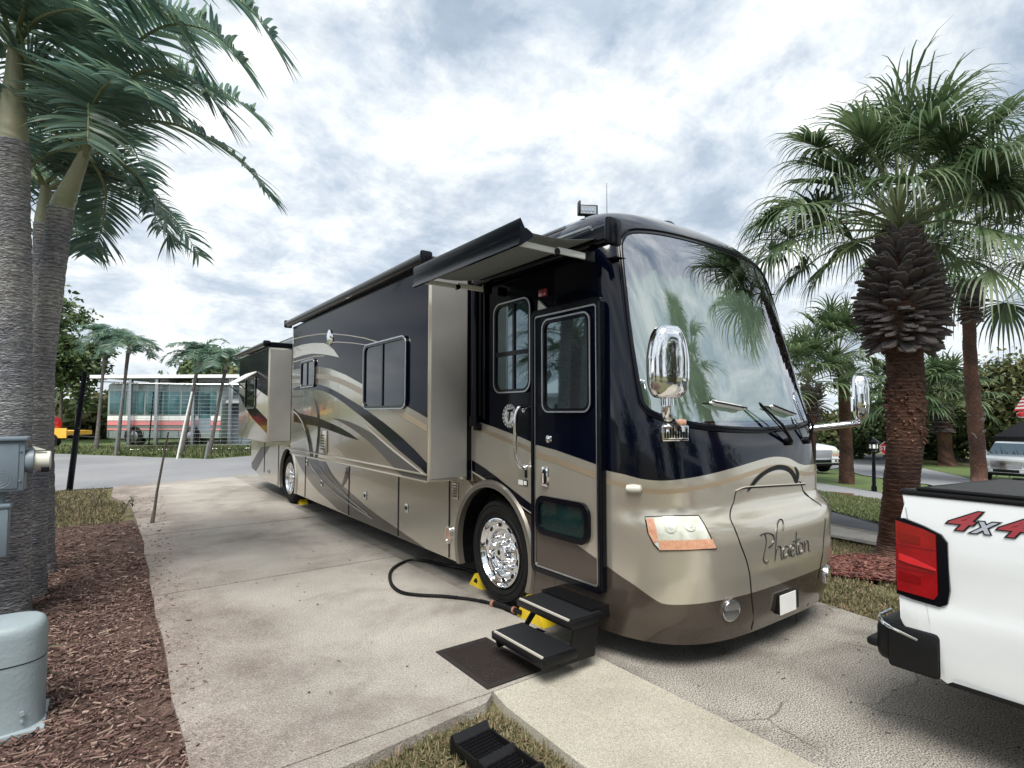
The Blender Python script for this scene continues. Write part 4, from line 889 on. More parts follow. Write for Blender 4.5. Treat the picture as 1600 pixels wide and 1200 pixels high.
# script on the bonnet
g = MB(); Z4 = lambda u, v: (960 + .3083 * u, 640 + .3083 * v)
for s_ in (((738, 638), (755, 628), (778, 625), (800, 632), (808, 655), (800, 680), (780, 698)), ((762, 632), (768, 665), (762, 705), (754, 745), (756, 768), (770, 776), (778, 765)),
           ((812, 765), (816, 700), (820, 630), (826, 580), (838, 556), (850, 562), (856, 585), (852, 612)), ((815, 738), (822, 705), (834, 690), (842, 700), (843, 730), (846, 755), (858, 748)),
           ((882, 700), (870, 690), (858, 705), (854, 735), (862, 750), (874, 738), (881, 700), (884, 735), (892, 742)), ((892, 720), (905, 710), (910, 692), (902, 682), (893, 700), (892, 728), (902, 742), (914, 730)),
           ((920, 618), (919, 665), (920, 710), (926, 735), (934, 728)), ((904, 668), (920, 660), (940, 652)), ((945, 672), (935, 680), (932, 705), (938, 728), (948, 724), (954, 700), (950, 676), (945, 672)),
           ((962, 665), (963, 695), (963, 722)), ((963, 692), (970, 668), (978, 664), (981, 685), (983, 712), (990, 716))):
    strokes(g, [Z4(u, v) for u, v in s_], .0042, .003, n=4)
g.done('model_script', mat('dark_chrome_letter', (.10, .10, .10), .25, .8), RV)
# wipers
def wiper(a, b, pv, tip_r=.02):
    g = MB(); A_ = caphit(*a); B_ = caphit(*b)
    P = [(A_[0] + (B_[0] - A_[0]) * k / 8, A_[1] + (B_[1] - A_[1]) * k / 8) for k in range(9)]
    g.tube([capS(*q, .034) for q in P], [.006] + [tip_r] * 7 + [.008], 12, m=1); g.tube([capS(*q, .058) for q in P], .006, 6, m=0); g.tube([capS(*q, .012) for q in [(A_[0] - .03, A_[1])] + P], .006, 6, m=0)
    C_ = [caphit(*q) for q in pv]; g.tube([capS(*C_[0], .075), capS(*C_[1], .08), capS(*C_[2], .03)], [.008, .011, .014], 8, m=0); g.tube([capS(C_[0][0] + .02, C_[0][1] - .01, .06), capS(C_[2][0] + .015, C_[2][1], .03)], .005, 6, m=0)
    g.lathe([(0, .03), (-.03, .026), (-.034, 0)], capS(*C_[2], .0), 'y', 14, m=0); g.done('wiper', [black, whitep], RV)
wiper((1103, 631), (1156, 641), [(1172, 634), (1208, 668), (1231, 690)])
wiper((1197, 636), (1233, 650), [(1247, 650), (1254, 668), (1259, 688)])
# mirrors
def mirror_shell(c, hw, hh, dp, tilt, mats_, par, face=1):
    g = MB(); c = Vector(c); q = Matrix.Rotation(tilt, 3, 'Z')
    def fn(u, v):
        a = 2 * PI * u; t = v; zz_ = -hh + 2 * hh * t
        e = (1 - abs(2 * t - 1) ** 4) ** (1 / 3.2) if 0 < t < 1 else 0
        tp = 1 - .22 * max(0, t - .55) / .45
        x = hw * e * tp * math.copysign(abs(math.cos(a)) ** .6, math.cos(a)); y = dp * e * math.copysign(abs(math.sin(a)) ** .65, math.sin(a)) * (1 if math.sin(a) < 0 else .45)
        return tuple(c + q @ Vector((x, y, zz_ + .12 * x * 0)))
    g.grid(fn, 48, 30, m=0, closeu=True)
    o_ = g.done('mirror', mats_, par, angle=60)
    return o_
ml = at(1042, 566, 3.12); mm_ = mirror_shell((ml.x, ml.y, ml.z), .118, .212, .085, R(-28), chrome, RV)
g = MB(); q = Matrix.Rotation(R(-28), 3, 'Z'); gl_ = []
for a in rrect(-.075, .075, -.14, .12, .05): gl_.append(ml + q @ Vector((a[0], .045, a[1])))
g.prism(gl_, q @ Vector((0, .004, 0)), m=0); g.done('mirror_glass', mat('mirror_glass', (.7, .75, .8), .02, 1), mm_)
b0 = capS(*caphit(1050, 676), .0); g = MB()
g.tube(smoothline([b0 + Vector((.02, -.03, .03)), b0 + Vector((-.10, -.10, .07)), ml + Vector((.02, .02, -.30)), ml + Vector((.0, .0, -.20))], 4), [.032] * 9 + [.026] * 4, 14, m=0)
g.tube([ml + Vector((0, 0, -.245)), ml + Vector((0, 0, -.185))], [.036, .036], 16, m=0)
arm = g.done('mirror_arm', chrome, RV)
cL, cR = caphit(1030, 677), caphit(1072, 677)
g = MB(); pm = (capS(*cL, .02) + capS(*cR, .02)) / 2; tt = (capS(*cR) - capS(*cL)).normalized(); tt.z = 0; ang = math.atan2(tt.y, tt.x); ln = (capS(*cR) - capS(*cL)).length
rm = Matrix.Rotation(ang, 3, 'Z')
g.box(pm - Vector((ln / 2, .028, .055)), pm + Vector((ln / 2, .028, .055)), bev=.012, rot=rm, m=0)
nr = rm @ Vector((0, -1, 0))
for k in range(9):
    cc = pm + rm @ Vector((-ln / 2 + .02 + (ln - .04) * k / 8, 0, 0)) + nr * .029; g.box(cc - Vector((.006, .002, .032)), cc + Vector((.006, .002, .030 - .02 * (k % 3 == 1))), rot=rm, m=1)
g.box(pm + nr * .029 - Vector((ln / 2 - .012, .0015, .045)), pm + nr * .029 + Vector((ln / 2 - .012, .0015, -.040)), rot=rm, m=1)
g.done('bracket', [chrome, black], arm)
am = MB(); am.box(b0 + Vector((-.10, -.14, .05)), b0 + Vector((-.03, -.09, .09)), bev=.01); am.done('turn_lens', orange, arm)
mr3 = at(1340, 620, 4.95); m2 = mirror_shell((mr3.x, mr3.y, mr3.z), .115, .205, .085, R(28), chrome, RV)
g = MB(); q = Matrix.Rotation(R(28), 3, 'Z'); q2 = [mr3 + q @ Vector((a[0], .04, a[1])) for a in rrect(-.07, .07, -.13, .0, .02)]
g.prism(q2, q @ Vector((0, .006, 0))); g.done('mirror_glass', MATS['mirror_glass'], m2)
e_ = capS(2.62, 1.50, .0); g = MB(); g.tube([e_, e_ + Vector((.04, -.08, 0)), mr3 + Vector((.03, .0, -.235)), mr3 + Vector((.0, 0, -.19))], [.03, .03, .028, .026], 12); g.done('mirror_arm', chrome, RV)
# roof gear
p = at(918, 329, 4.66); g = MB(); rz_ = Matrix.Rotation(R(-30), 3, 'Z')
g.box(p - Vector((.085, .02, .045)), p + Vector((.085, .02, .045)), bev=.006, rot=rz_, m=0); nn_ = rz_ @ Vector((0, -1, 0))
g.box(p + nn_ * .021 - Vector((.07, .001, .033)), p + nn_ * .021 + Vector((.07, .001, .033)), rot=rz_, m=2)
for k in range(4): cc = p + nn_ * .024 + rz_ @ Vector((-.045 + .03 * k, 0, -.004)); g.tube([cc, cc + nn_ * .003], [.013, .012], 10, m=1)
g.box(p - Vector((.105, .03, .05)), p - Vector((.088, -.03, -.055)), bev=.004, rot=rz_, m=0); g.tube([p - Vector((0, 0, .04)), p - Vector((0, -.05, .14))], .02, 8, m=0)
g.done('roof_lamp', [black, chrome, steel], RV)
p = Vector((3.45, 3.35, 3.2)); q = at(948, 286, 4.75); g = MB(); g.tube([(q.x, q.y, 3.2), q], [.006, .003], 6); g.done('antenna', steel, RV)
p = capS(1.65, 3.36); g = MB(); g.lathe([(-.03, .1), (.01, .10), (.04, .07), (.055, 0)], (4.15, 3.25, 3.385), 'z', 24); g.done('roof_dome', black, RV)
g = MB(); g.tube([(CX - WW(3.12) - .0, YS + .02, 3.125), (CX - WW(3.12), YE - .2, 3.125)], .012, 6); g.done('roof_gutter', steel, RV)
# entry steps
st = MB()
def tread(x0, x1, y0, y1, z):
    st.box((x0, y0, z - .055), (x1, y1, z), bev=.012, m=0); st.box((x0 + .02, y0 + .02, z + .0005), (x1 - .015, y1 - .02, z + .004), m=1); st.box((x0 + .002, y0 + .03, z - .004), (x0 + .016, y1 - .03, z + .007), m=2)
tread(2.15, 2.42, 2.60, 3.17, .19); tread(2.38, 2.68, 2.62, 3.19, .355)
st.prism([(2.30, 2.64, .10), (2.60, 2.64, .09), (2.64, 2.64, .28), (2.60, 2.64, .34), (2.42, 2.64, .31), (2.40, 2.64, .17), (2.30, 2.64, .15)], (0, .012, 0), m=0)
st.prism([(2.40, 3.165, .13), (2.45, 3.165, .13), (2.62, 3.165, .30), (2.56, 3.165, .31)], (0, .012, 0), m=0); st.prism([(2.18, 3.15, .12), (2.55, 3.15, .12), (2.62, 3.15, .08), (2.2, 3.15, .07)], (0, .012, 0), m=0)
st.box((2.60, 2.67, .30), (3.0, 3.18, .375), m=0)
st.done('entry_step', [black, mat('step_tread', (.004, .0045, .006), .5, 0, (.007, .008, .010), 40, bump=.3, bs=150), pin], RV)
# ------------------------------------------------------------------ loose things by the coach
def chock(px, py, rz_, lab, s=1., X=2.86):
    y, _ = onx(px, py, X); t = thing('wheel_chock', (X + .1, y, .012 if X < 2.7 else .0), lab, 'wheel chock', 'yellow wheel chocks under the coach')
    g = MB(); pr = [(-.11, 0), (.12, 0), (.10, .03), (.02, .125), (-.02, .135), (-.06, .10), (-.10, .02)]
    g.prism([Vector((-.06, a * s, b * s)) + ORG[t] for a, b in pr], (.13, 0, 0), m=0); g.done('block', yellow, t, bev=.0)
    g = MB(); g.prism([Vector((-.0615, a * s, b * s)) + ORG[t] for a, b in ((-.015, .04), (.04, .045), (.02, .075), (-.01, .09), (-.03, .06))], (-.001, 0, 0)); g.done('hand_mark', black, t)
    t.rotation_euler = (0, 0, rz_); return t
chock(738, 930, 0, 'yellow wheel chock against the rear side of the front tyre')
chock(822, 968, PI, 'yellow wheel chock beside the top entry step, nearer the tyre', 1.5, 2.74)
chock(850, 972, PI, 'yellow wheel chock half hidden between the two entry steps', 1.35, 2.92)
chock(464, 784, PI, 'yellow wheel chock in front of the rear tyre')
chock(447, 777, 0, 'thin edge of the yellow chock behind the rear tyre')
g = MB(); g.box((1.885, 2.815, .012), (2.30, 3.455, .022), bev=.003, m=0)
for i in range(26):
    for j in range(17):
        x = 1.925 + j * .0212; y = 2.86 + i * .0218 + (.01 if j % 2 else 0)
        if hash((i, j)) % 11: g.box((x - .0065, y - .0035, .022), (x + .0065, y + .0035, .0265), m=1, rot=Matrix.Rotation(R(45 if (i + j) % 2 else -45), 3, 'Z'))
tag(g.done('door_mat', [blackm, mat('mat_knobs', (.018, .010, .009), .6)], None, origin=(2.09, 3.13, 0)), 'dark brown rubber door mat lying below the entry steps', 'door mat')
hp = [(722, 897), (706, 890), (690, 886), (668, 881), (645, 879), (628, 884), (614, 893), (609, 905), (613, 920), (628, 931), (655, 935), (690, 937), (720, 940), (742, 943), (766, 948)]
P = [og(*q) + Vector((0, 0, .03)) for q in hp]; P = smoothline([og(728, 930) + Vector((.3, .1, .1)), P[0] + Vector((.0, .0, .03))] + P[1:], 8)
hs = thing('sewer_hose', P[-1], 'black ribbed hose looped on the concrete beside the front wheel', 'hose'); g = MB()
g.tube(P, .013, 8); acc = 0; last = P[0]
for i in range(1, len(P)):
    dv = P[i] - P[i - 1]; L_ = dv.length; k = 0
    while acc + L_ - k > .022:
        k += .022 - acc if k == 0 else .022
        if k > L_: break
        c0 = P[i - 1] + dv.normalized() * k; t_ = dv.normalized() * .005; g.tube([c0 - t_, c0 - t_ * .5, c0 + t_ * .5, c0 + t_], [.012, .0175, .0175, .012], 8, m=0)
        if k + .022 > L_: break
    acc = 0
g.done('ribbed_tube', black, hs)
g = MB(); c1 = P[-1]; c2 = og(790, 955) + Vector((0, 0, .035)); c3 = og(815, 966) + Vector((.0, .0, .045)); g.tube([c1, c1.lerp(c2, .25), c1.lerp(c2, .3), c2, c2.lerp(c3, .4), c3], [.02, .02, .028, .026, .02, .02], 12, m=0)
for t_ in (.12, .2): a = c1.lerp(c2, t_); g.tube([a, a + (c2 - c1).normalized() * .012], .031, 14, m=1)
a = c2.lerp(c3, .5); g.tube([a, a + (c3 - c2).normalized() * .02], .028, 14, m=1); g.tube([c3, c3 + Vector((.5, .25, .02))], .016, 8, m=0); g.done('coupling', [black, copper], hs)
# black levelling ramp on the grass
rt = thing('levelling_ramp', (1.55, 2.30, -.04), 'black ribbed plastic levelling ramp lying on the dry grass', 'levelling ramp')
def rp_(s): return .03 + (.055 * (1 - abs(((s * 2.0) % 1) - .0)) if s < .999 else .02)
g = MB(); O = ORG[rt]; Lr = .50; Wr = .215
prf = [(0, 0), (0, .10), (.02, .115), (.05, .075), (.20, .045), (.215, .085), (.235, .095), (.26, .06), (.41, .035), (.425, .09), (.445, .095), (.46, .0)]
g.prism([O + Vector((-Wr / 2, -a, b)) for a, b in prf], (Wr, 0, 0))
for s0, s1, h0_, h1_ in ((.055, .19, .076, .048), (.265, .40, .061, .038)):
    for k in range(8):
        f0 = k / 7; yy = s0 + (s1 - s0) * f0; zz_ = h0_ + (h1_ - h0_) * f0
        for j in range(16):
            xx = -Wr / 2 + .012 + j * .0143; g.box(O + Vector((xx - .003, -yy - .006, zz_ - .005)), O + Vector((xx + .003, -yy + .006, zz_ + .007)))
for xx in (-Wr / 2, Wr / 2 - .008): g.box(O + Vector((xx, -.455, .0)), O + Vector((xx + .008, -.01, .085)), bev=.003)
g.done('ribbed_tread', mat('ramp_black', (.002, .002, .003), .42, bump=.1, bs=200), rt); rt.rotation_euler = (0, 0, R(4)); rt.location = (1.535, 2.47, -.04)
# ------------------------------------------------------------------ palms
class Leafer:
    def __init__(s): s.V = []; s.F = []; s.M = []
    def strip(s, pts, ws, side, m=0):     # a tapering blade along pts
        k = len(s.V); n = len(pts)
        for p, w_, sd2 in zip(pts, ws, side if isinstance(side, list) else [side] * n):
            s.V.append(tuple(p - sd2 * w_)); s.V.append(tuple(p + sd2 * w_))
        for i in range(n - 1): s.F.append((k + 2 * i, k + 2 * i + 1, k + 2 * i + 3, k + 2 * i + 2)); s.M.append(m)
    def tube(s, pts, rs, seg=5, m=1):
        k = len(s.V); n = len(pts)
        for i, p in enumerate(pts):
            t = (pts[min(i + 1, n - 1)] - pts[max(i - 1, 0)]).normalized(); u = t.cross(Vector((.3, .1, 1)) if abs(t.z) < .9 else Vector((1, 0, 0))).normalized(); v = t.cross(u)
            for q in range(seg): a = 2 * PI * q / seg; s.V.append(tuple(p + (u * math.cos(a) + v * math.sin(a)) * rs[i]))
        for i in range(n - 1):
            for q in range(seg): s.F.append((k + i * seg + q, k + i * seg + (q + 1) % seg, k + (i + 1) * seg + (q + 1) % seg, k + (i + 1) * seg + q)); s.M.append(m)
def frond(Lf, path, rnd, ll=.45, nl=54, wd=.0155, base=.14, droop=.13, vee=.22):
    ll *= 1.1
    P = smoothline(path, 10); n = len(P); Lf.tube(P, [max(.004, .022 * (1 - i / n) ** .8) for i in range(n)], 5, 1)
    for i in range(nl):
        f = base + (1 - base) * i / (nl - 1); k = min(n - 2, int(f * (n - 1))); p = P[k].lerp(P[k + 1], f * (n - 1) - k); t = (P[k + 1] - P[k]).normalized()
        sd0 = t.cross(Vector((0, 0, 1))); sd0 = sd0.normalized() if sd0.length > .05 else Vector((1, 0, 0)); up = sd0.cross(t)
        env = (.45 + .55 * math.sin(PI * min(1, f * 1.15 + .12))) if f < .8 else .55 + .45 * (1 - f) / .2 * .9
        for sg in (-1, 1):
            l = ll * env * rnd.uniform(.8, 1.15); fw = .28 + .30 * f + rnd.uniform(-.12, .12)
            d = (sd0 * sg + t * fw + up * (vee * rnd.uniform(.2, 1.6))).normalized(); q = p.copy(); pts = [q.copy()]; nseg = 5; dr = droop * rnd.uniform(.6, 1.5)
            for j in range(nseg):
                d = (d + Vector((0, 0, -1)) * dr * (.25 + j * .22)).normalized(); q = q + d * l / nseg; pts.append(q.copy())
            wdir = t.cross(d); wdir = (t * .9 + up * rnd.uniform(-.5, .5)).normalized(); wdir = (wdir - d * wdir.dot(d)).normalized()
            Lf.strip(pts, [wd * .5, wd, wd, wd * .8, wd * .5, .001], wdir, 0)
def ringed_trunk(pts, rads, m, name, parent, seg=20, wob=.012, ridge=0.0, step=.02):
    P = smoothline(pts, 48); n = len(P); V = []; Fc = []
    for i, p in enumerate(P):
        f = i / (n - 1); r = lerpt([(k / (len(rads) - 1), rr) for k, rr in enumerate(rads)], f)
        for q in range(seg):
            a = 2 * PI * q / seg; rr = r * (1 + wob * math.sin(3 * a + i * .3) + ridge * ((i % 3) - 1) + .05 * noise.noise((math.cos(a) * 2, math.sin(a) * 2, p.z * 5)))
            V.append((p.x + rr * math.cos(a), p.y + rr * math.sin(a), p.z))
    for i in range(n - 1):
        for q in range(seg): Fc.append((i * seg + q, i * seg + (q + 1) % seg, (i + 1) * seg + (q + 1) % seg, (i + 1) * seg + q))
    Fc.append(tuple(range((n - 1) * seg, n * seg)))
    return raw(name, V, Fc, m, parent, smooth=True)
def arcpath(c, az, el, ln, drp, n=5, base=.0):
    d = Vector((math.cos(az) * math.cos(el), math.sin(az) * math.cos(el), math.sin(el))); p = Vector(c); o = [p.copy()]
    for i in range(n): d = (d + Vector((0, 0, -1)) * drp * (.3 + .35 * i)).normalized(); p = p + d * ln / n; o.append(p.copy())
    return o
def feather_palm(base, top, bulge, shaft_top, lab, explicit, nr, seed, tr=(.15, .125, .115, .11), ll=.45, fl=1.7, grp=None, mid=None, avoid=None, tm_=None):
    rnd = random.Random(seed); t = thing('feather_palm', base, lab, 'palm', grp)
    b = Vector(base); tp = Vector(top); ringed_trunk([b, mid or b.lerp(tp, .5) + Vector((0, 0, 0)), tp], tr, tm_ or trunkg, 'trunk', t, ridge=.022, wob=.02)
    st_ = Vector(shaft_top); r0 = tr[-1]
    ringed_trunk([tp - Vector((0, 0, .02)), tp.lerp(st_, .15), tp.lerp(st_, .6), st_], (r0 * .95, r0 * .92, r0 * .62, r0 * .40), shaft, 'crownshaft', t, wob=.02)
    Lf = Leafer()
    for e in explicit: frond(Lf, [Vector(q) for q in e], rnd, ll)
    for k in range(nr):
        az = 2 * PI * (k + rnd.uniform(-.25, .25)) / nr + seed; el = rnd.uniform(.35, 1.25)
        if avoid and avoid(az): continue
        frond(Lf, arcpath(st_ - Vector((0, 0, .05)), az, el, fl * rnd.uniform(.8, 1.1), rnd.uniform(.22, .34), 6), rnd, ll)
    raw('crown', Lf.V, Lf.F, [leafp, stemg], t, mi=Lf.M)
    return t
def pth(*q): return [at(a, b, c) for a, b, c in q]
P3 = 'feather palms in the mulch bed'
B0 = at(133, 238, 5.0)
feather_palm((-.49, 6.70, -.03), at(95, 325, 5.05), 0, B0, 'leaning grey-trunked palm, rightmost of the cluster in the mulch bed', [
    pth((133, 236, 5.0), (165, 208, 4.95), (215, 190, 4.9), (275, 195, 4.85), (335, 222, 4.8), (385, 262, 4.8), (415, 300, 4.8)),
    pth((133, 240, 5.0), (160, 240, 5.2), (200, 262, 5.3), (235, 300, 5.4), (258, 345, 5.4), (262, 375, 5.4)),
    pth((133, 232, 5.0), (175, 180, 5.1), (235, 145, 5.2), (300, 130, 5.3), (350, 145, 5.3), (395, 175, 5.3)),
    pth((131, 232, 5.0), (126, 170, 5.0), (124, 90, 4.9), (130, 10, 4.85), (160, -60, 4.8)),
    pth((131, 232, 5.0), (150, 150, 4.7), (200, 80, 4.6), (260, 40, 4.5), (330, 50, 4.4), (380, 100, 4.4)),
    pth((130, 235, 5.0), (100, 200, 5.0), (60, 170, 5.0), (15, 165, 5.0), (-40, 200, 5.0)),
    pth((130, 238, 5.0), (90, 235, 5.4), (50, 260, 5.6), (15, 310, 5.8), (-5, 370, 5.9)),
    pth((133, 240, 5.0), (150, 260, 5.6), (165, 300, 5.9), (160, 350, 6.0), (150, 390, 6.0)),
    pth((131, 234, 5.0), (90, 150, 4.8), (40, 90, 4.6), (-20, 60, 4.5), (-80, 80, 4.4)),
    pth((133, 232, 5.0), (170, 160, 4.7), (215, 115, 4.5), (270, 110, 4.4), (320, 140, 4.3), (350, 185, 4.3)),
    pth((133, 232, 5.0), (160, 120, 5.3), (200, 50, 5.5), (250, 20, 5.6), (310, 30, 5.7), (350, 70, 5.7)),
    pth((133, 234, 5.0), (145, 170, 4.5), (170, 130, 4.2), (205, 125, 4.0), (235, 155, 3.9))], 4, 11, tr=(.115, .095, .095, .10), grp=P3, mid=at(63, 610, 5.1), avoid=lambda a: -1.2 < ((a + PI) % (2 * PI)) - PI < .9)
A0 = at(24, 70, 4.6)
feather_palm((-.60, 6.19, -.03), at(20, 222, 4.66), 0, A0, 'thickest grey-trunked palm at the left edge with pale crownshaft', [
    pth((28, 66, 4.6), (70, 20, 4.5), (130, -15, 4.4), (200, -20, 4.35), (260, 15, 4.3), (295, 70, 4.3), (310, 130, 4.3)),
    pth((28, 64, 4.6), (60, -30, 4.4), (150, -90, 4.2), (260, -70, 4.1), (340, -25, 4.0), (395, 20, 4.0), (425, 62, 4.0)),
    pth((28, 64, 4.6), (35, 0, 4.6), (50, -80, 4.5), (90, -150, 4.4)),
    pth((28, 68, 4.6), (80, 60, 4.9), (130, 75, 5.1), (170, 110, 5.2), (190, 160, 5.3)),
    pth((24, 66, 4.6), (-20, 20, 4.6), (-90, 0, 4.6), (-150, 40, 4.6)),
    pth((26, 64, 4.6), (40, 10, 4.3), (90, -60, 4.0), (170, -120, 3.8), (270, -130, 3.7)),
    pth((28, 66, 4.6), (70, -10, 4.8), (130, -50, 5.0), (200, -40, 5.1), (250, 10, 5.2), (275, 60, 5.2)),
    pth((28, 66, 4.6), (60, 30, 4.4), (110, 15, 4.2), (165, 30, 4.1), (205, 75, 4.0))], 3, 5, tr=(.16, .125, .115, .11), grp=P3, ll=.5, mid=at(23, 600, 4.7), avoid=lambda a: -1.2 < ((a + PI) % (2 * PI)) - PI < .9)
C0 = at(72, 288, 5.8)
feather_palm((-.50, 7.62, -.03), at(70, 350, 5.8), 0, C0, 'slimmer palm standing behind the leaning one in the mulch bed', [
    pth((72, 286, 5.8), (105, 262, 5.8), (150, 258, 5.8), (200, 280, 5.8), (235, 325, 5.8)),
    pth((72, 286, 5.8), (60, 230, 5.8), (70, 170, 5.8), (110, 120, 5.8), (170, 100, 5.8)),
    pth((72, 288, 5.8), (50, 270, 6.0), (20, 280, 6.2), (0, 320, 6.3)),
    pth((72, 290, 5.8), (95, 300, 6.2), (115, 340, 6.4), (122, 390, 6.5))], 5, 23, tr=(.14, .11, .10, .095), grp=P3)
# small feather palms beyond the road
def far_palm(px, py, tx, ty, lab, seed, kids=17):
    b = og(px, py); d = b.x * FW[0] + b.y * FW[1]; tp = at(tx, ty, d); return feather_palm(b, tp, 0, tp + Vector((.02, 0, .35)), lab, [], kids, seed, tr=(.10, .065, .055, .07), ll=.42, fl=1.35, tm_=trunkd, grp='small palms along the far verge')
far_palm(150, 706, 164, 548, 'small palm beyond the road, first from the left of the pair behind the yellow trailer', 31)
far_palm(182, 710, 200, 552, 'small palm standing before the coach windows, second of the left pair', 37)
far_palm(283, 712, 309, 572, 'small palm with drooping crown, left one of the pair near the pale shed', 41)
far_palm(326, 712, 352, 578, 'small palm in front of the grey shed door, nearest the motorhome tail', 47)
# cabbage (fan) palms
def fan_leaf(Lf, c, d, pet, fan, rnd, nseg=34, wd=.016, curl=.5):
    d = d.normalized(); q = c.copy(); path = [q.copy()]; dd = d.copy()
    for i in range(5): dd = (dd + Vector((0, 0, -1)) * curl * .10 * (i * .6 + .4)).normalized(); q = q + dd * pet / 5; path.append(q.copy())
    Lf.tube(path, [.02, .018, .015, .013, .011, .010], 4, 1)
    sd0 = dd.cross(Vector((0, 0, 1))); sd0 = sd0.normalized() if sd0.length > .05 else Vector((1, 0, 0)); up = sd0.cross(dd); tw = rnd.uniform(-.5, .5); sd1 = sd0 * math.cos(tw) + up * math.sin(tw); up = sd1.cross(dd)
    for i in range(nseg):
        a = (i / (nseg - 1) - .5) * 2 * R(rnd.uniform(122, 130)); ca, sa = math.cos(a), math.sin(a)
        start = q + dd * (.10 * (1 - abs(a) / 2.2))
        e = (dd * ca + sd1 * sa + up * (.30 * abs(math.sin(a)) + rnd.uniform(-.06, .06))).normalized(); l = fan * (1 - .22 * abs(a) / 2.1) * rnd.uniform(.85, 1.12)
        p = start.copy(); pts = [p.copy()]; dr = curl * rnd.uniform(.7, 1.4)
        for j in range(6): e = (e + Vector((0, 0, -1)) * dr * (.05 + .16 * j * (j > 1))).normalized(); p = p + e * l / 6; pts.append(p.copy())
        wv = (dd * -sa + sd1 * ca); wv = (wv - e * wv.dot(e)).normalized()
        Lf.strip(pts, [wd * .35, wd * 1.0, wd * 1.05, wd * .85, wd * .55, wd * .3, .001], wv, 0)
def fan_crown(t, c, n, pet, fan, seed, nseg=34, wd=.016, elmin=-.75, elmax=1.45, extra=(), lm=None, curl=.5):
    rnd = random.Random(seed); Lf = Leafer(); g = PI * (3 - 5 ** .5)
    for k in range(n):
        el = elmin + (elmax - elmin) * ((k + .5) / n) ** .85; az = k * g + rnd.uniform(-.25, .25)
        d = Vector((math.cos(az) * math.cos(el), math.sin(az) * math.cos(el), math.sin(el)))
        fan_leaf(Lf, Vector(c) + Vector((0, 0, .18 * math.sin(el))), d + Vector((0, 0, .25)), pet * rnd.uniform(.8, 1.15), fan * rnd.uniform(.85, 1.1), rnd, nseg, wd, curl)
    for tgt, ff in extra:
        d = Vector(tgt) - Vector(c); fan_leaf(Lf, Vector(c), d + Vector((0, 0, .12)), d.length, ff, rnd, nseg, wd, curl)
    return raw('crown', Lf.V, Lf.F, [lm or leafs, stemg], t, mi=Lf.M)
def boots(t, c0, c1, r0, r1, n, seed, size=.16, name='leaf_boots', up=False):
    rnd = random.Random(seed); V = []; Fc = []; c0, c1 = Vector(c0), Vector(c1); g = PI * (3 - 5 ** .5)
    for k in range(n):
        f = (k + .5) / n; c = c0.lerp(c1, f); rr = (r0 + (r1 - r0) * f) * (1 + .0 * f) if not callable(r0) else r0(f)
        a = k * g + rnd.uniform(-.45, .45); f = max(0, min(1, f + rnd.uniform(-.03, .03))); c = c0.lerp(c1, f); rad = Vector((math.cos(a), math.sin(a), 0)); tn = Vector((-math.sin(a), math.cos(a), 0))
        tilt = ((-.50 + 1.45 * f) if not up else .9) + rnd.uniform(-.22, .22); d = (rad * math.cos(tilt) + Vector((0, 0, math.sin(tilt)))).normalized(); nn = tn.cross(d)
        l = size * rnd.uniform(.5, 1.6); w_ = size * rnd.uniform(.20, .42); base = c + rad * (rr * .55); k0 = len(V); l2 = (rr - rr * .55) + l * .35
        for u, ww, th in ((0, w_ * 1.1, .025), (l2 * .7, w_, .018), (l2, w_ * .55, .008)):
            for s_ in (-1, 1):
                for v in (-1, 1): V.append(tuple(base + d * u + tn * ww * s_ + nn * th * v - nn * .02 * abs(s_)))
        for j in (0, 1):
            b = k0 + 4 * j
            for q in ((0, 1, 5, 4), (1, 3, 7, 5), (3, 2, 6, 7), (2, 0, 4, 6)): Fc.append(tuple(b + x for x in q))
        Fc.append((k0 + 8, k0 + 9, k0 + 11, k0 + 10))
    return raw(name, V, Fc, boot, t)
SG = 'cabbage palms on the right'
mb_ = og(1403, 878); D_ = 6.35
tm = thing('fan_palm', mb_ - Vector((0, 0, .03)), 'stout cabbage palm with a swollen collar of old leaf boots behind the white truck bed', 'palm', SG)
ringed_trunk([mb_ - Vector((0, 0, .05)), at(1402, 850, D_ + .25), at(1410, 740, D_), at(1416, 640, D_), at(1412, 520, D_)], (.255, .205, .175, .185, .175), trunkb, 'trunk', tm, seg=28, wob=.02, ridge=.018)
cb, ct = at(1410, 545, D_), at(1405, 372, D_)
boots(tm, cb, ct, lambda f: lerpt([(0, .28), (.12, .38), (.32, .43), (.55, .39), (.8, .30), (1, .20)], f), 0, 400, 3, .17)
_c = MB(); _c.lathe([(-.05, .2), (.15, .27), (.45, .29), (.8, .24), (1.15, .17), (1.3, .08)], cb, 'z', 20); _c.done('fibre_core', trunkb, tm)
rnd0 = random.Random(8); tb = at(1412, 540, D_)
boots(tm, at(1416, 690, D_), at(1412, 548, D_), .20, .20, 260, 9, .045, 'trunk_scales')
MATS['trunk_scale'] = trunkb
for o in list(scene.objects):
    if o.parent is tm and o.name.startswith('trunk_scales'): o.data.materials[0] = trunkb
fan_crown(tm, at(1405, 362, D_), 29, .92, .88, 4, 46, .0145, .0, 1.45, [(at(1215, 300, D_), .55), (at(1290, 390, D_ - .3), .6), (at(1300, 215, D_), .62), (at(1400, 190, D_), .68), (at(1520, 190, D_ - .2), .8), (at(1570, 290, D_ - .6), .8), (at(1530, 330, D_ - .9), .75), (at(1250, 400, D_ + .5), .6), (at(1230, 330, D_ - .3), .8), (at(1560, 200, D_), .95), (at(1600, 250, D_ - .4), .95), (at(1530, 260, D_ - .8), .85), (at(1205, 360, D_ + .2), .85), (at(1260, 280, D_ - .4), .8)], curl=.8)
b2 = og(1530, 762); d2 = 20.5
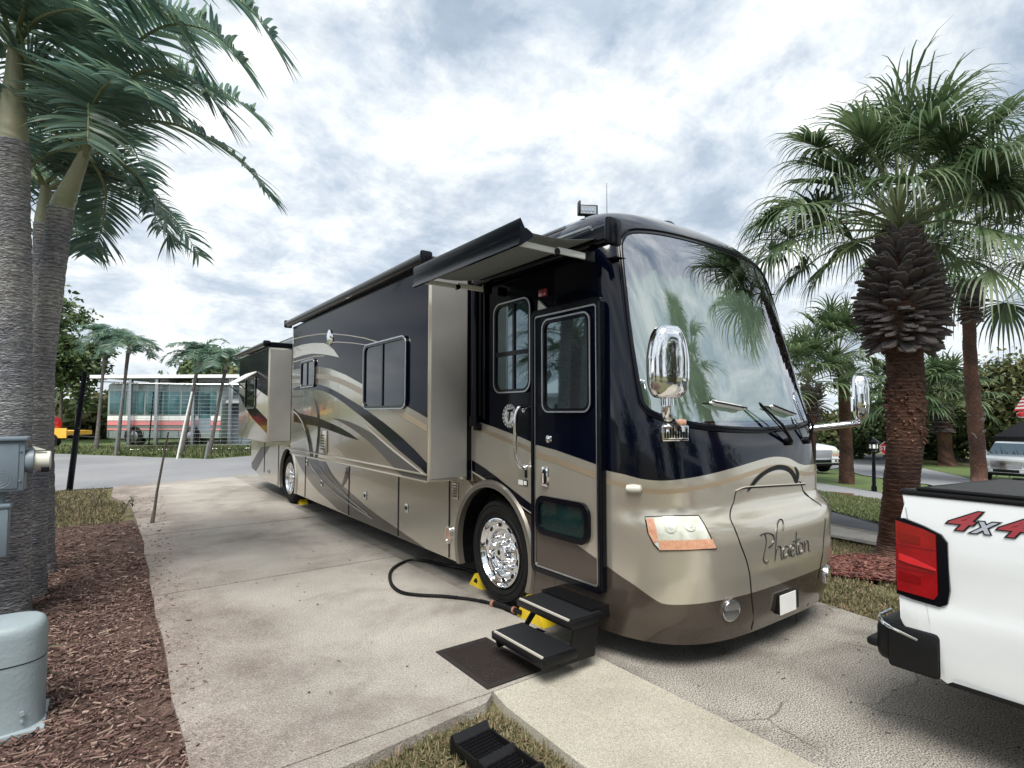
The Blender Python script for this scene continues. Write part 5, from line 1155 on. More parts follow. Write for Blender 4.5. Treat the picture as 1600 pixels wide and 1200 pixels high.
t2 = thing('fan_palm', b2, 'taller cabbage palm with bare trunk, second from the left edge of the white truck bed', 'palm', SG)
ringed_trunk([b2 - Vector((0, 0, .05)), at(1530, 745, d2), at(1524, 660, d2), at(1516, 560, d2), at(1514, 480, d2)], (.34, .25, .24, .21, .20), trunkb, 'trunk', t2, wob=.03, ridge=.02)
boots(t2, at(1518, 500, d2), at(1516, 445, d2), .26, .42, 90, 5, .45); boots(t2, at(1527, 690, d2), at(1524, 640, d2), .26, .26, 14, 6, .35, 'trunk_stubs', True)
fan_crown(t2, at(1540, 395, d2), 44, 2.7, 2.6, 9, 34, .05, -.7, 1.4, curl=.8)
b3 = og(1323, 756); d3 = b3.x * FW[0] + b3.y * FW[1]
t3 = thing('fan_palm', b3, 'cabbage palm with smooth brown trunk seen through the far chrome mirror arm', 'palm', SG)
ringed_trunk([b3 - Vector((0, 0, .05)), at(1322, 700, d3), at(1320, 640, d3), at(1318, 585, d3)], (.24, .19, .18, .17), trunkb, 'trunk', t3, wob=.02, ridge=.01)
boots(t3, at(1318, 600, d3), at(1318, 570, d3), .2, .3, 40, 7, .3); fan_crown(t3, at(1310, 560, d3), 32, 1.15, 1.0, 12, 24, .035, -.5, 1.4)
b4 = og(1262, 752); d4 = b4.x * FW[0] + b4.y * FW[1] - 1
t4 = thing('fan_palm', b4, 'cabbage palm showing just past the windshield edge with hanging pale fronds', 'palm', SG)
ringed_trunk([b4 - Vector((0, 0, .05)), at(1264, 700, d4), at(1268, 620, d4)], (.24, .2, .18), trunkb, 'trunk', t4, wob=.02, ridge=.01)
boots(t4, at(1268, 655, d4), at(1268, 610, d4), .25, .35, 50, 8, .35); fan_crown(t4, at(1262, 600, d4), 30, 1.1, 1.1, 15, 22, .035, -.7, 1.4)
for (px, tyy, cyy, wdt, lab, sd_i) in ((1480, 650, 628, .26, 'small leaning cabbage palm before the dark thicket, between the two brown trunks', 21), (1415, 640, 622, .2, 'cabbage palm crown hidden behind the stout brown trunk', 22)):
    b5 = og(px, 728); d5 = min(34, b5.x * FW[0] + b5.y * FW[1]); b5 = og(px, 728)
    d5 = b5.x * FW[0] + b5.y * FW[1]; t5 = thing('fan_palm', b5, lab, 'palm', SG)
    ringed_trunk([b5, at(px - 3, 700, d5), at(px - 8, tyy, d5)], (.5, .36, .40), trunkb, 'trunk', t5, wob=.05)
    boots(t5, at(px - 7, 672, d5), at(px - 8, 645, d5), .4, .6, 50, sd_i, .8); fan_crown(t5, at(px - 8, cyy, d5), 34, 1.9, 1.6, sd_i, 20, .07, -.6, 1.4)
# ------------------------------------------------------------------ leafy trees
def leafy_tree(base, h, cr, lab, seed, n=2600, lm=None, ls=.11, group=None, trunk_h=.35, tr_=.1, dens=1., name='leafy_tree', flat=.8):
    rnd = random.Random(seed); base = Vector(base); t = thing(name, base, lab, 'tree', group)
    Lf = Leafer(); cc = base + Vector((0, 0, h * (trunk_h + (1 - trunk_h) / 2))); hz_ = h * (1 - trunk_h) / 2
    Lf.tube([base - Vector((0, 0, .1)), base + Vector((.03, .02, h * .3)), base + Vector((-.03, .04, h * .75))], [tr_, tr_ * .75, tr_ * .3], 8, 0)
    cl = []
    for k in range(int(34 * dens)):
        v = Vector((rnd.gauss(0, 1), rnd.gauss(0, 1), rnd.gauss(0, 1))).normalized() * rnd.uniform(.35, 1) ** .5
        p = cc + Vector((v.x * cr, v.y * cr, v.z * hz_)) * (1 + .35 * noise.noise((v.x * 2 + seed, v.y * 2, v.z * 2))); cl.append(p)
        if k % 3 == 0: s0 = base + Vector((0, 0, h * rnd.uniform(.25, .6))); Lf.tube([s0, s0.lerp(p, .5) + Vector((0, 0, .05 * h)), p], [tr_ * .35, tr_ * .22, .01], 5, 0)
    raw('trunk', Lf.V, Lf.F, bark, t, smooth=True); Lf = Leafer()
    for k in range(n):
        p = rnd.choice(cl); s_ = cr * .27; p = p + Vector((rnd.gauss(0, s_), rnd.gauss(0, s_), rnd.gauss(0, s_ * flat)))
        a = Vector((rnd.gauss(0, 1), rnd.gauss(0, 1), rnd.gauss(0, .6))).normalized(); b = a.cross(Vector((rnd.gauss(0, 1), rnd.gauss(0, 1), rnd.gauss(0, 1)))).normalized(); l = ls * rnd.uniform(.6, 1.4)
        Lf.strip([p, p + a * l * .5, p + a * l + Vector((0, 0, -.2 * l))], [l * .08, l * .28, l * .03], b, 0)
    raw('crown', Lf.V, Lf.F, lm or leaft, t); return t
def tree_px(px, py, top, cr, lab, seed, **k):
    b = og(px, py); d = b.x * FW[0] + b.y * FW[1]; h = at(px, top, d).z - b.z; return leafy_tree(b, h, cr * d / F, lab, seed, **k)
GT = 'trees beyond the left road'; 
tree_px(118, 693, 488, 30, 'dark loose-leaved tree behind the yellow trailer', 2, n=4200, ls=.24, group=GT, dens=.6)
tree_px(92, 693, 480, 22, 'thin sparse tree right beside the palm trunks, with bare upper twigs', 3, n=1400, ls=.22, group=GT, dens=.5)
tree_px(322, 688, 552, 34, 'dark rounded tree rising above the pale roof behind two small palms', 4, n=5000, ls=.34, group=GT, trunk_h=.45)
tree_px(388, 690, 565, 26, 'pale green tree just left of the motorhome tail', 5, n=3000, ls=.3, lm=leafy, group=GT)
tree_px(30, 692, 440, 55, 'broad tree filling the gap left of the thick grey palm trunk', 6, n=5000, ls=.32, group=GT)
for i, (px, tp_, cr_) in enumerate(((70, 610, 40), (150, 622, 45), (225, 628, 45), (300, 626, 45), (380, 622, 45), (440, 620, 45), (-40, 600, 60))):
    tree_px(px, 684, tp_, cr_, ['low hedge tree behind the thick palm trunk', 'low green hedge behind the yellow trailer', 'hedge showing past the coach nose', 'hedge behind the coach middle', 'hedge behind the pale shed', 'hedge hidden behind the motorhome tail', 'hedge beyond the left edge'][i], 120 + i, n=2600, ls=.5, group='hedge trees beyond the coach', trunk_h=.02, lm=leafy if i % 2 else leaft)
GR = 'thicket trees on the right'
k = 0
for px, top, cr_, lm_, lab in ((1285, 640, 26, leafy, 'yellow green bush seen under the far mirror arm'), (1305, 655, 30, leaft, 'dark shrub behind the lamp post'), (1345, 640, 34, leaft, 'dark leafy tree behind the stop sign'), (1390, 610, 38, leaft, 'leafy tree above the stop sign, left of the stout trunk'),
                               (1440, 608, 36, leaft, 'dark thicket tree just right of the stout trunk'), (1495, 600, 36, leaft, 'dark thicket tree left of the taller bare trunk'), (1555, 580, 42, leafy, 'olive tree right of the taller bare trunk'), (1600, 560, 44, leafy, 'tall olive tree behind the white truck at the right edge'), (1655, 560, 60, leafy, 'olive tree beyond the right edge of the truck'), (1462, 640, 40, leaft, 'low dark bush filling the gap behind the small leaning palm'), (1240, 660, 36, leaft, 'dark bush behind the motorhome nose')):
    k += 1; tree_px(px, 716 + max(0, (px - 1450) * .07), top, cr_, lab, 60 + k, n=5200, ls=.34, lm=lm_, group=GR, trunk_h=.08, tr_=.2)
# ------------------------------------------------------------------ pickup trucks
def truck(lab, near=False, detail=True, grp=None):
    """local frame: tail at y=0, heading -y, width 1.86, ground z=0"""
    t = thing('pickup_truck', (0, 0, 0), lab, 'pickup truck', grp); Wd = .93
    zl = .36; WR = (-1.12, .39); WF = (-4.42, .39); ra = .47
    def arc(c, n=12, a_=None):
        s0 = math.asin(max(-1, (zl - c[1]) / ra)); return [(c[0] + ra * math.cos(a), c[1] + ra * math.sin(a)) for a in [s0 + (PI - 2 * s0) * k / n for k in range(n + 1)]]
    # upper outline, tail -> nose, then lower with arches back
    tail = [(-.17, zl), (-.10, .40), (-.09, .50), (-.06, .575), (-.0, .60), (.01, .72), (.0, 1.12), (-.015, 1.19), (0, 1.23)]
    upper = [(-1.92, 1.215), (-1.95, 1.215), (-3.78, 1.19), (-4.3, 1.17), (-5.0, 1.12), (-5.22, 1.05), (-5.30, .92), (-5.32, .60), (-5.28, .45), (-5.15, zl)]
    outl = tail + upper + [p for p in arc(WF)][::-1] + [(-2.0, zl)] + [p for p in arc(WR)][::-1]
    g = MB(); side = []
    prof_x = lambda z: Wd - .035 * max(0, (z - .85) / .38) ** 2 - .03 * max(0, (.62 - z) / .25)
    n0 = len(outl); VL = []
    for sx in (-1, 1):
        VL.append([g.bm.verts.new((sx * prof_x(z), y, z)) for y, z in outl])
    # cut the side into z bands so that it curves
    fL = g.bm.faces.new(VL[0]); fR = g.bm.faces.new(VL[1][::-1])
    for k in range(n0): 
        j = (k + 1) % n0; g.bm.faces.new((VL[0][j], VL[0][k], VL[1][k], VL[1][j]))
    bmesh.ops.triangulate(g.bm, faces=[f for f in g.bm.faces if len(f.verts) > 4], ngon_method='EAR_CLIP')
    for zc in (.62, .70, .78, .90, 1.0, 1.08, 1.16):
        bmesh.ops.bisect_plane(g.bm, geom=list(g.bm.verts) + list(g.bm.edges) + list(g.bm.faces), plane_co=(0, 0, zc), plane_no=(0, 0, 1), dist=1e-5)
    for v in g.bm.verts:
        if abs(v.co.x) > .8:
            z = v.co.z; y = v.co.y; x = prof_x(z) + (.012 if abs(z - .62) < .01 else 0) - (.014 if abs(z - .78) < .02 else 0)
            for c in (WR, WF):
                dd = math.hypot(y - c[0], z - c[1])
                if dd < .52: x += .03
            if y < -4.6: x -= .10 * ((-4.6 - y) / .7) ** 2
            v.co.x = math.copysign(x, v.co.x)
    for e in ((-5.0, -4.0),): pass
    if near:   # open bed is under the cover, so the body mesh stays closed
        pass
    body = g.done('body', white, t, angle=28)
    # cab
    g = MB(); sec = [(-1.95, 1.20, .86), (-2.05, 1.62, .70), (-2.25, 1.735, .64), (-3.0, 1.74, .64), (-3.25, 1.68, .66), (-3.80, 1.19, .84)]
    A = [g.bm.verts.new((-x, y, z)) for y, z, x in sec]; B = [g.bm.verts.new((x, y, z)) for y, z, x in sec]
    for k in range(5):
        f = g.bm.faces.new((A[k], A[k + 1], B[k + 1], B[k])); f.material_index = 1 if k in (0, 4) else 0
    f = g.bm.faces.new(A[::-1]); f2 = g.bm.faces.new(B); g.bm.faces.new((A[0], B[0], B[5], A[5]))
    cab = g.done('cab', [white, glassd], t, angle=25)
    for sx in (-1, 1):
        for y0, y1 in ((-2.95, -2.18), (-3.52, -3.0)):
            g = MB(); q = []
            for y, z in ((y1, 1.24), (y0, 1.24), (max(y0, -3.32) if y0 < -3.2 else y0, 1.60 if y0 < -3.2 else 1.64), (y1, 1.64)):
                f_ = (z - 1.2) / .54; q.append(Vector((sx * (.868 - .215 * f_), y, z)))
            g.prism(q, (sx * .008, 0, .0)); g.done('side_window', glassb, cab)
        g = MB(); g.box((sx * .98 - .09, -3.72, 1.17), (sx * .98 + .09, -3.62, 1.36), bev=.03); g.tube([(sx * .86, -3.66, 1.22), (sx * .98, -3.66, 1.24)], .02, 8); g.done('side_mirror', white, cab)
        g = MB(); g.box((sx * .938 - .012, -2.95, 1.02), (sx * .938 + .012, -2.75, 1.05), bev=.008); g.done('door_handle', chrome, body)
    # wheels
    for c in (WR, WF):
        for sx in (-1, 1):
            g = MB(); g.lathe([(sx * .0, .22), (sx * .02, .30), (sx * .02, .36), (-sx * .02, .39), (-sx * .20, .39), (-sx * .24, .36), (-sx * .24, .2)], (sx * .90, c[0], c[1]), 'x', 36, caps=False); w_ = g.done('wheel', tyre, t)
            g = MB(); g.lathe([(sx * .005, .225), (sx * .01, .21), (-sx * .04, .19), (-sx * .06, .05), (-sx * .02, .04), (-sx * .02, 0)], (sx * .90, c[0], c[1]), 'x', 36, caps=False)
            for k in range(6): a = PI * k / 3; g.box((sx * .87 - .02, c[0] + .125 * math.cos(a) - .075, c[1] + .125 * math.sin(a) - .022), (sx * .87 + .02, c[0] + .125 * math.cos(a) + .075, c[1] + .125 * math.sin(a) + .022), rot=Matrix.Rotation(a, 3, 'X'), bev=.008)
            g.done('rim', chrome, w_)
            g = MB(); ap = [(c[0] + (ra + .01) * math.cos(a), c[1] + (ra + .01) * math.sin(a)) for a in [PI * k / 14 for k in range(15)]]
            g.grid(lambda u, v: (sx * (.60 + .30 * v), c[0] + .465 * math.cos(PI * u), c[1] + .465 * math.sin(PI * u)), 14, 1); g.face([(sx * .60, c[0] + .47 * math.cos(PI * k / 12), c[1] + .47 * math.sin(PI * k / 12)) for k in range(13)]); g.done('wheel_well', black, body)
    # rear bumper
    g = MB(); P = lambda y, z, x: (x, y, z)
    g.box((-.93, -.07, .385), (.93, .125, .59), bev=.045, seg=3, m=0)
    g.box((-.91, .0, .43), (.91, .175, .475), bev=.02, m=0)
    for sx in (-1, 1):
        g.box((sx * .93 - .02, -.155, .375), (sx * .93 + .012, .06, .585), bev=.018, m=0)
        g.tube(smoothline([(sx * .70, .130, .585), (sx * .85, .125, .583), (sx * .925, .09, .575), (sx * .944, .04, .562), (sx * .944, -.07, .535)], 4), .009, 8, m=1)
    g.box((-.35, .11, .42), (.35, .135, .52), bev=.01, m=2)
    g.done('rear_bumper', [black, chrome, black], t)
    # tail lamps
    for sx in (-1, 1):
        g = MB(); X = sx * .917; q = [(.018, 1.105), (-.02, 1.11), (-.10, 1.085), (-.17, 1.055), (-.195, 1.02), (-.20, .80), (-.19, .735), (-.16, .715), (-.05, .722), (.018, .735)]
        g.prism([(X, y, z) for y, z in q], (sx * .022, 0, 0), m=1); g.prism([(X, y, z) for y, z in ((.014, 1.095), (-.10, 1.07), (-.152, 1.05), (-.155, .77), (-.14, .745), (.012, .755))], (sx * .032, 0, 0), m=0)
        g.box((sx * .78, -.02, .74), (sx * .93, .022, 1.10), bev=.012, m=0)
        g.prism([(X + sx * .0325, y, z) for y, z in ((.0, .935), (-.05, .925), (-.152, .89), (-.152, .882), (-.04, .895), (.0, .905))], (sx * .006, 0, 0), m=2)
        for z in (1.02, .83): g.prism([(X + sx * .0325, y, zz2) for y, zz2 in ((.0, z + .02), (-.09, z + .012), (-.09, z - .028), (.0, z - .02))], (sx * .002, 0, 0), m=3)
        for z in (.978, .868): g.box((X + sx * .030, -.152, z - .002), (X + sx * .0338, .012, z + .002), m=3)
        g.done('tail_lamp', [red, blackg, redb, mat('deep_red_lens', (.16, .0, .002), .1, coat=1)], t, angle=25)
    for sx in (-1, 1):
        g = MB(); g.box((sx * .905 - .012, -1.93, .42), (sx * .905 + .012, -1.922, 1.2)); g.done('body_gap', black, t)
        g = MB(); g.prism([(sx * .93, y, z) for y, z in ((-.17, .365), (-.62, .365), (-.66, .40), (-.64, .43), (-.58, .385), (-.20, .385))], (sx * .006, 0, 0)); g.done('lower_trim', black, t)
        g = MB(); g.tube([(sx * .5, -.25, .27), (sx * .62, -.55, .28), (sx * .5, -.1, .26)][:2], .04, 10); g.done('tail_pipe', black, t)
    # tailgate seam, tonneau
    g = MB(); g.box((-.76, -.004, .62), (.76, .012, 1.21), bev=.01); g.done('tailgate', white, t)
    g = MB(); g.box((-.20, .01, 1.02), (.20, .03, 1.10), bev=.01); g.done('tailgate_handle', black, t)
    g = MB(); g.box((-.905, -1.92, 1.222), (.905, .012, 1.252), bev=.012, m=0); g.grid(lambda u, v: (-.86 + 1.72 * u, -1.9 + 1.87 * v, 1.253 + .010 * math.sin(PI * u) ** .5 * min(1, 12 * v * (1 - v))), 14, 14, m=1)
    for y in (-.5, -1.0, -1.5): g.box((-.85, y - .02, 1.255), (.85, y + .02, 1.268), bev=.005, m=1)
    g.box((-.897, -1.85, 1.252), (-.855, -.06, 1.268), bev=.006, m=0); g.box((.855, -1.85, 1.252), (.897, -.06, 1.268), bev=.006, m=0)
    g.done('bed_cover', [black, mat('vinyl_cover', (.015, .016, .018), .7, 0, (.024, .025, .027), 6, bump=.15, bs=140)], t)
    # front
    g = MB(); g.box((-.52, -5.345, .66), (.52, -5.30, .98), bev=.03, m=0)
    for k in range(7): g.box((-.49, -5.352, .69 + k * .04), (.49, -5.34, .705 + k * .04), m=1)
    for k in range(15): g.box((-.49 + k * .07 - .004, -5.350, .68), (-.49 + k * .07 + .004, -5.338, .96), m=0)
    g.done('grille', [steel, chrome], t)
    me = put_text('grille_letters', 'GMC' if grp is None and not near else 'GMC', Matrix(((1, 0, 0, 0), (0, 0, 1, -5.358), (0, 1, 0, .83), (0, 0, 0, 1))), chrome, t, size=.16, off=.006, space=1.2) if detail == 2 else None
    for sx in (-1, 1):
        g = MB(); g.box((sx * .72 - .18, -5.325, .80), (sx * .72 + .16, -5.22, .98), bev=.03, m=0); g.box((sx * .72 - .16, -5.33, .74), (sx * .72 + .14, -5.25, .80), bev=.01, m=1); g.done('headlight', [lens, orange], t)
        g = MB(); g.box((sx * .70 - .10, -5.40, .50), (sx * .70 + .10, -5.37, .60), bev=.02, m=0); g.tube([(sx * .7, -5.405, .55), (sx * .7, -5.39, .55)], .035, 14, m=1); g.done('fog_lamp', [black, lens], t)
    g = MB(); g.box((-.93, -5.39, .44), (.93, -5.20, .65), bev=.04, seg=3, m=0); g.box((-.45, -5.40, .47), (.45, -5.36, .60), bev=.02, m=1); g.box((-.85, -5.36, .36), (.85, -5.22, .45), bev=.02, m=1); g.box((-.92, -5.395, .59), (.92, -5.30, .645), bev=.02, m=2); g.done('front_bumper', [white, black, chrome], t)
    g = MB(); g.box((-.70, -5.1, .30), (.70, -.2, .60)); g.tube([(-.72, -.75, .33), (-.62, -.35, .31), (-.56, -.18, .29)], .045, 10); g.done('chassis', black, t)
    return t
T1 = truck('white pickup truck with black bed cover and red 4X4 decal at the right edge', True, 1)
# red and silver lettering on the bed side
XL = -.916
def deco(t):
    z0 = 1.125
    for i, (s_, y, m, sz, sx) in enumerate((('4', -.222, red, .125, 1.55), ('x', -.318, mat('silver_decal', (.35, .37, .42), .3, .3), .11, 1.1), ('4', -.405, red, .125, 1.45))):
        for off, X_, mm in ((.007, XL - .001, black), (.002, XL - .0035, m)):
            M_ = Matrix(((0, .135, -1, X_), (-sx, 0, 0, y), (.06, 1, 0, z0 - (.006 if i == 1 else 0)), (0, 0, 0, 1)))
            put_text('four_by_four_decal', s_, M_, mm, t, size=sz, off=off, shear=.5)
deco(T1)
T1.location = (3.20 + .93, 1.118, -.015); T1.rotation_euler = (0, R(2.4), 0)
T2 = truck('white pickup truck facing us on the road at the right edge, chrome grille', False, 2)
def place_nose(T, px, py, turn):       # nose of the truck over a ground point, turned from facing the viewer
    p = og(px, py); a = math.atan2(-p.y, -p.x) + turn; h = Vector((math.cos(a), math.sin(a), 0)); T.rotation_euler = (0, 0, math.atan2(h.x, -h.y)); T.location = p - h * 5.32
place_nose(T2, 1568, 757, R(-8)); T2.scale = (.87, .87, .87)
T3 = truck('white pickup truck peeking out behind the motorhome nose', False, 1)
place_nose(T3, 1283, 741, R(38))
# ------------------------------------------------------------------ utility pedestals at the left
up = thing('power_pedestal', (-.66, 5.3, -.02), 'grey utility pedestal with two boxes and a cream round socket, left edge', 'power pedestal'); o = ORG[up]
p0 = at(0, 680, 4.3); xr = at(40, 700, 4.3); zt = at(40, 684, 4.3).z; zb = at(40, 766, 4.3).z; zt2 = at(20, 788, 4.3).z; zb2 = at(20, 866, 4.3).z; yy = xr.y
g = MB(); g.box((xr.x - .42, yy - .02, zb), (xr.x, yy + .16, zt - .01), bev=.008); g.box((xr.x - .45, yy - .05, zt - .022), (xr.x + .015, yy + .18, zt + .008), bev=.01); g.box((xr.x - .40, yy - .028, zb + .02), (xr.x - .035, yy - .018, zt - .04), bev=.004)
for z in (zb + .08, zt - .10): g.tube([(xr.x - .025, yy - .021, z), (xr.x - .025, yy - .03, z)], .008, 8)
c = Vector((xr.x - .14, yy - .0285, zb + .10)); 
for r in (.03, .05, .07): g.tube([c + Vector((r * math.cos(a), 0, r * math.sin(a))) for a in [2 * PI * k / 20 for k in range(20)]], .002, 4, closed=True)
bx = g.done('meter_box', utilg, up)
zc = (zt + zb) / 2 + .02; g = MB(); g.lathe([(0, .085), (.03, .10), (.05, .10), (.052, .08)], (xr.x + .001, yy + .06, zc), 'x', 28, m=0); g.lathe([(.05, .074), (.145, .072), (.152, .065), (.152, .0)], (xr.x, yy + .06, zc), 'x', 28, m=1)
g.box((xr.x + .10, yy - .045, zc - .085), (xr.x + .15, yy - .02, zc - .045), bev=.004, m=2); g.prism([(xr.x + .06, yy + .0, zc + .085), (xr.x + .12, yy - .0, zc + .085), (xr.x + .04, yy, zc + .115)], (0, .03, 0), m=1); g.done('socket_cover', [utilg, cream, black], bx)
g = MB(); x2 = at(16, 800, 4.3).x; g.box((x2 - .36, yy, zb2), (x2, yy + .14, zt2), bev=.012); g.box((x2 - .37, yy - .01, zt2 - .02), (x2 + .012, yy + .15, zt2 + .015), bev=.012); g.done('lower_box', utilg, up)
g = MB(); g.box((x2 - .30, yy + .05, -.1), (x2 - .2, yy + .12, zt), bev=.01); g.tube([(x2 - .05, yy + .06, zt2), (x2 - .05, yy + .06, zb)], .02, 8); g.done('post', utilg, up)
cb_ = thing('cable_pedestal', (-.42, 4.06, -.02), 'rounded pale grey cable cabinet standing in the mulch at the left edge', 'utility cabinet'); o = ORG[cb_]
g = MB()
def pf(u, v):
    a = 2 * PI * u; z = [0, .03, .25, .50, .53, .55, .562, .567, .569][min(8, int(round(v * 8)))]; s = [1.03, 1, 1, .985, .96, .91, .82, .6, .02][min(8, int(round(v * 8)))]
    return (o.x + .205 * s * math.copysign(abs(math.cos(a)) ** .7, math.cos(a)), o.y + .17 * s * math.copysign(abs(math.sin(a)) ** .7, math.sin(a)), z - .02)
g.grid(pf, 40, 8, closeu=True); g.tube([(o.x + .12, o.y - .165, .10), (o.x + .12, o.y - .175, .10)], .012, 10); g.tube([(o.x + .12, o.y - .165, .06), (o.x + .12, o.y - .173, .06)], .008, 10); g.done('cabinet_cover', utilc, cb_)
g = MB(); g.grid(lambda u, v: (o.x + (.2065 + .001 * v) * math.copysign(abs(math.cos(2 * PI * u)) ** .7, math.cos(2 * PI * u)), o.y + (.1715 + .001 * v) * math.copysign(abs(math.sin(2 * PI * u)) ** .7, math.sin(2 * PI * u)), .345 + .006 * v), 40, 1, closeu=True); g.done('lid_seam', black, cb_)
g = MB(); g.box((o.x - .07, o.y - .182, .20), (o.x - .01, o.y - .168, .27), bev=.008); g.done('latch', steel, cb_)
g = MB(); g.box((o.x - .215, o.y - .185, -.03), (o.x + .215, o.y + .185, .012), bev=.01); g.done('cabinet_base', utilc, cb_)
# poles and stick
def pole(name, b, t_, r, m, lab, cat, grp=None, n=2):
    g = MB(); b = Vector(b); t_ = Vector(t_); g.tube([b - Vector((0, 0, .1)), b.lerp(t_, .5), t_], [r, r * .9, r * .8], 10); o = g.done(name, m, None, origin=b); return tag(o, lab, cat, grp)
b = og(108, 765); d = b.x * FW[0] + b.y * FW[1]
pole('leaning_post', b, at(133, 580, d), .062, blackg, 'black leaning post at the near edge of the back road', 'post')
b = og(235, 820) ; b = og(238, 819); d = b.x * FW[0] + b.y * FW[1]
g = MB(); g.tube([b - Vector((0, 0, .05)), at(245, 770, d), at(263, 675, d)], [.022, .018, .012], 8); g.tube([b - Vector((.03, 0, .05)), at(243, 785, d)], [.02, .012], 6); o_ = g.done('wooden_stake', bark, None, origin=b); tag(o_, 'thin dark stake at the corner of the mulch bed beside the concrete pad', 'stake')
GP = 'thin poles on the far verge'
for (x0, y0, x1, y1, m, lab) in ((180, 711, 193, 600, steel, 'thin pale pole on the verge before the left coach window'), (232, 700, 240, 612, black, 'thin dark pole in front of the middle of the far coach'), (276, 716, 300, 612, whitep, 'white leaning pole on the verge, longest of the thin poles'), (320, 716, 326, 690, steel, 'short grey peg on the verge near the grey shed'), (374, 700, 392, 610, steel, 'pale pole just left of the motorhome tail')):
    b = og(x0, y0); d = b.x * FW[0] + b.y * FW[1]; pole('thin_pole', b, at(x1, y1, d), .035, m, lab, 'pole', GP)
# ------------------------------------------------------------------ beyond the road, left
def wpt(px, py, d): return at(px, py, d)
D = 29.5
# frame fixed to the far row: origin and axes from two ground points
u0 = og(150, 700.5); u1 = og(392, 701.5); ax = (u1 - u0); LN = ax.length; ax.normalize(); ay = Vector((-ax.y, ax.x, 0))
def FP(a, b, z): return u0 + ax * a + ay * b + Vector((0, 0, z))
rotF = Matrix.Rotation(math.atan2(ax.y, ax.x), 3, 'Z')
def fbox(g, a0, b0, z0, a1, b1, z1, bev=0., m=None):
    c = FP((a0 + a1) / 2, (b0 + b1) / 2, (z0 + z1) / 2); h_ = Vector((abs(a1 - a0), abs(b1 - b0), abs(z1 - z0))) / 2; g.box(c - h_, c + h_, bev=bev, rot=rotF, m=m)
teal = mat('teal_tinted_window', (.02, .07, .08), .08, 0, (.05, .14, .15), .8, coat=1); coachp = mat('grey_green_coach_paint', (.20, .26, .25), .3, .2, (.26, .31, .30), .5, coat=.5)
pinkp = mat('pink_stripe', (.62, .22, .22), .3, coat=.5); shedg = mat('grey_shed_panel', (.14, .18, .22), .6, 0, (.18, .22, .26), 3); roofw = mat('white_metal_roof', (.78, .8, .82), .4, 0, (.72, .75, .78), 2)
LC = LN * .56
co = thing('parked_coach', FP(1.2, 2.5, 0), 'long grey-green parked coach with teal windows and pink stripes beyond the back road', 'coach')
g = MB(); fbox(g, -.9, 1.6, .35, LC + .9, 4.1, 3.15, bev=.15, m=0); fbox(g, -.8, 1.575, 1.05, LC + .85, 1.60, 1.25, m=1); fbox(g, -.8, 1.575, .80, LC + .85, 1.60, .88, m=1); fbox(g, -.8, 1.575, 1.28, LC + .85, 1.60, 1.5, m=2); g.done('body', [coachp, pinkp, whitep], co)
for a in (.8, 3.4): g = MB(); fbox(g, a, 2.2, 3.14, a + 1.1, 3.4, 3.38, bev=.08); g.done('roof_unit', whitep, co)
g = MB(); fbox(g, LC - .3, 1.57, .45, LC + .35, 1.597, 2.7, m=0); fbox(g, LC - .25, 1.56, 1.4, LC + .30, 1.572, 2.6, m=1); g.done('door', [shedg, teal], co)
g = MB(); fbox(g, -.7, 1.57, .42, 5.0, 1.597, .75, m=0); [fbox(g, -.7 + k * .9, 1.56, .44, -.68 + k * .9, 1.571, .74, m=1) for k in range(7)]; g.done('bay_panel', [coachp, black], co)
k_ = 6
for i in range(k_):
    a = -.7 + (LC + 1.4) * i / k_; g = MB(); fbox(g, a, 1.56, 1.6, a + (LC + 1.4) / k_ - .10, 1.595, 2.75, bev=.01); g.done('window', teal, co)
for a in (.6, LC - .6):
    g = MB(); c = FP(a, 1.75, .5); g.tube([c - ay * .22, c - ay * .2, c + ay * .2], [.4, .48, .48], 24, m=0); g.tube([c - ay * .235, c - ay * .22], [.22, .25], 18, m=1); g.done('wheel', [tyre, steel], co)
sh = thing('carport', FP(LN * .3, 5.5, 0), 'white flat-roofed carport running behind the grey-green coach', 'carport')
g = MB(); fbox(g, -1.2, 1.2, 3.38, LN * .95, 7, 3.48, m=0); fbox(g, -1.4, 1.1, 3.36, LN * .97, 1.2, 3.52, m=0); g.done('roof', roofw, sh)
for a in (.5, LN * .25, LN * .5, LN * .75, LN * .93): g = MB(); fbox(g, a, 1.25, 0, a + .14, 1.39, 3.3); g.done('post', steel, sh)
s_ = thing('storage_shed', FP(LN * .8, 3, 0), 'low grey shed with white sloping roof and slatted doors', 'shed')
g = MB(); fbox(g, LN * .60, 2.5, 0, LN * 1.06, 6.5, 2.35); g.done('wall', shedg, s_)
g = MB(); q = [FP(LN * .57, 1.9, 2.25), FP(LN * .57, 4.5, 3.15), FP(LN * .57, 7.0, 2.3), FP(LN * .57, 7.0, 2.2), FP(LN * .57, 1.9, 2.15)]; g.prism(q, ax * (LN * .52)); g.done('roof', roofw, s_)
for a in (.63, .80, .93):
    g = MB(); fbox(g, LN * a, 2.46, .08, LN * (a + .10), 2.50, 2.0, m=0)
    for z in range(12): fbox(g, LN * a + .03, 2.445, .15 + z * .15, LN * (a + .10) - .03, 2.462, .25 + z * .15, m=1)
    g.done('shutter_door', [shedg, mat('shutter_slat', (.10, .13, .16), .5)], s_)
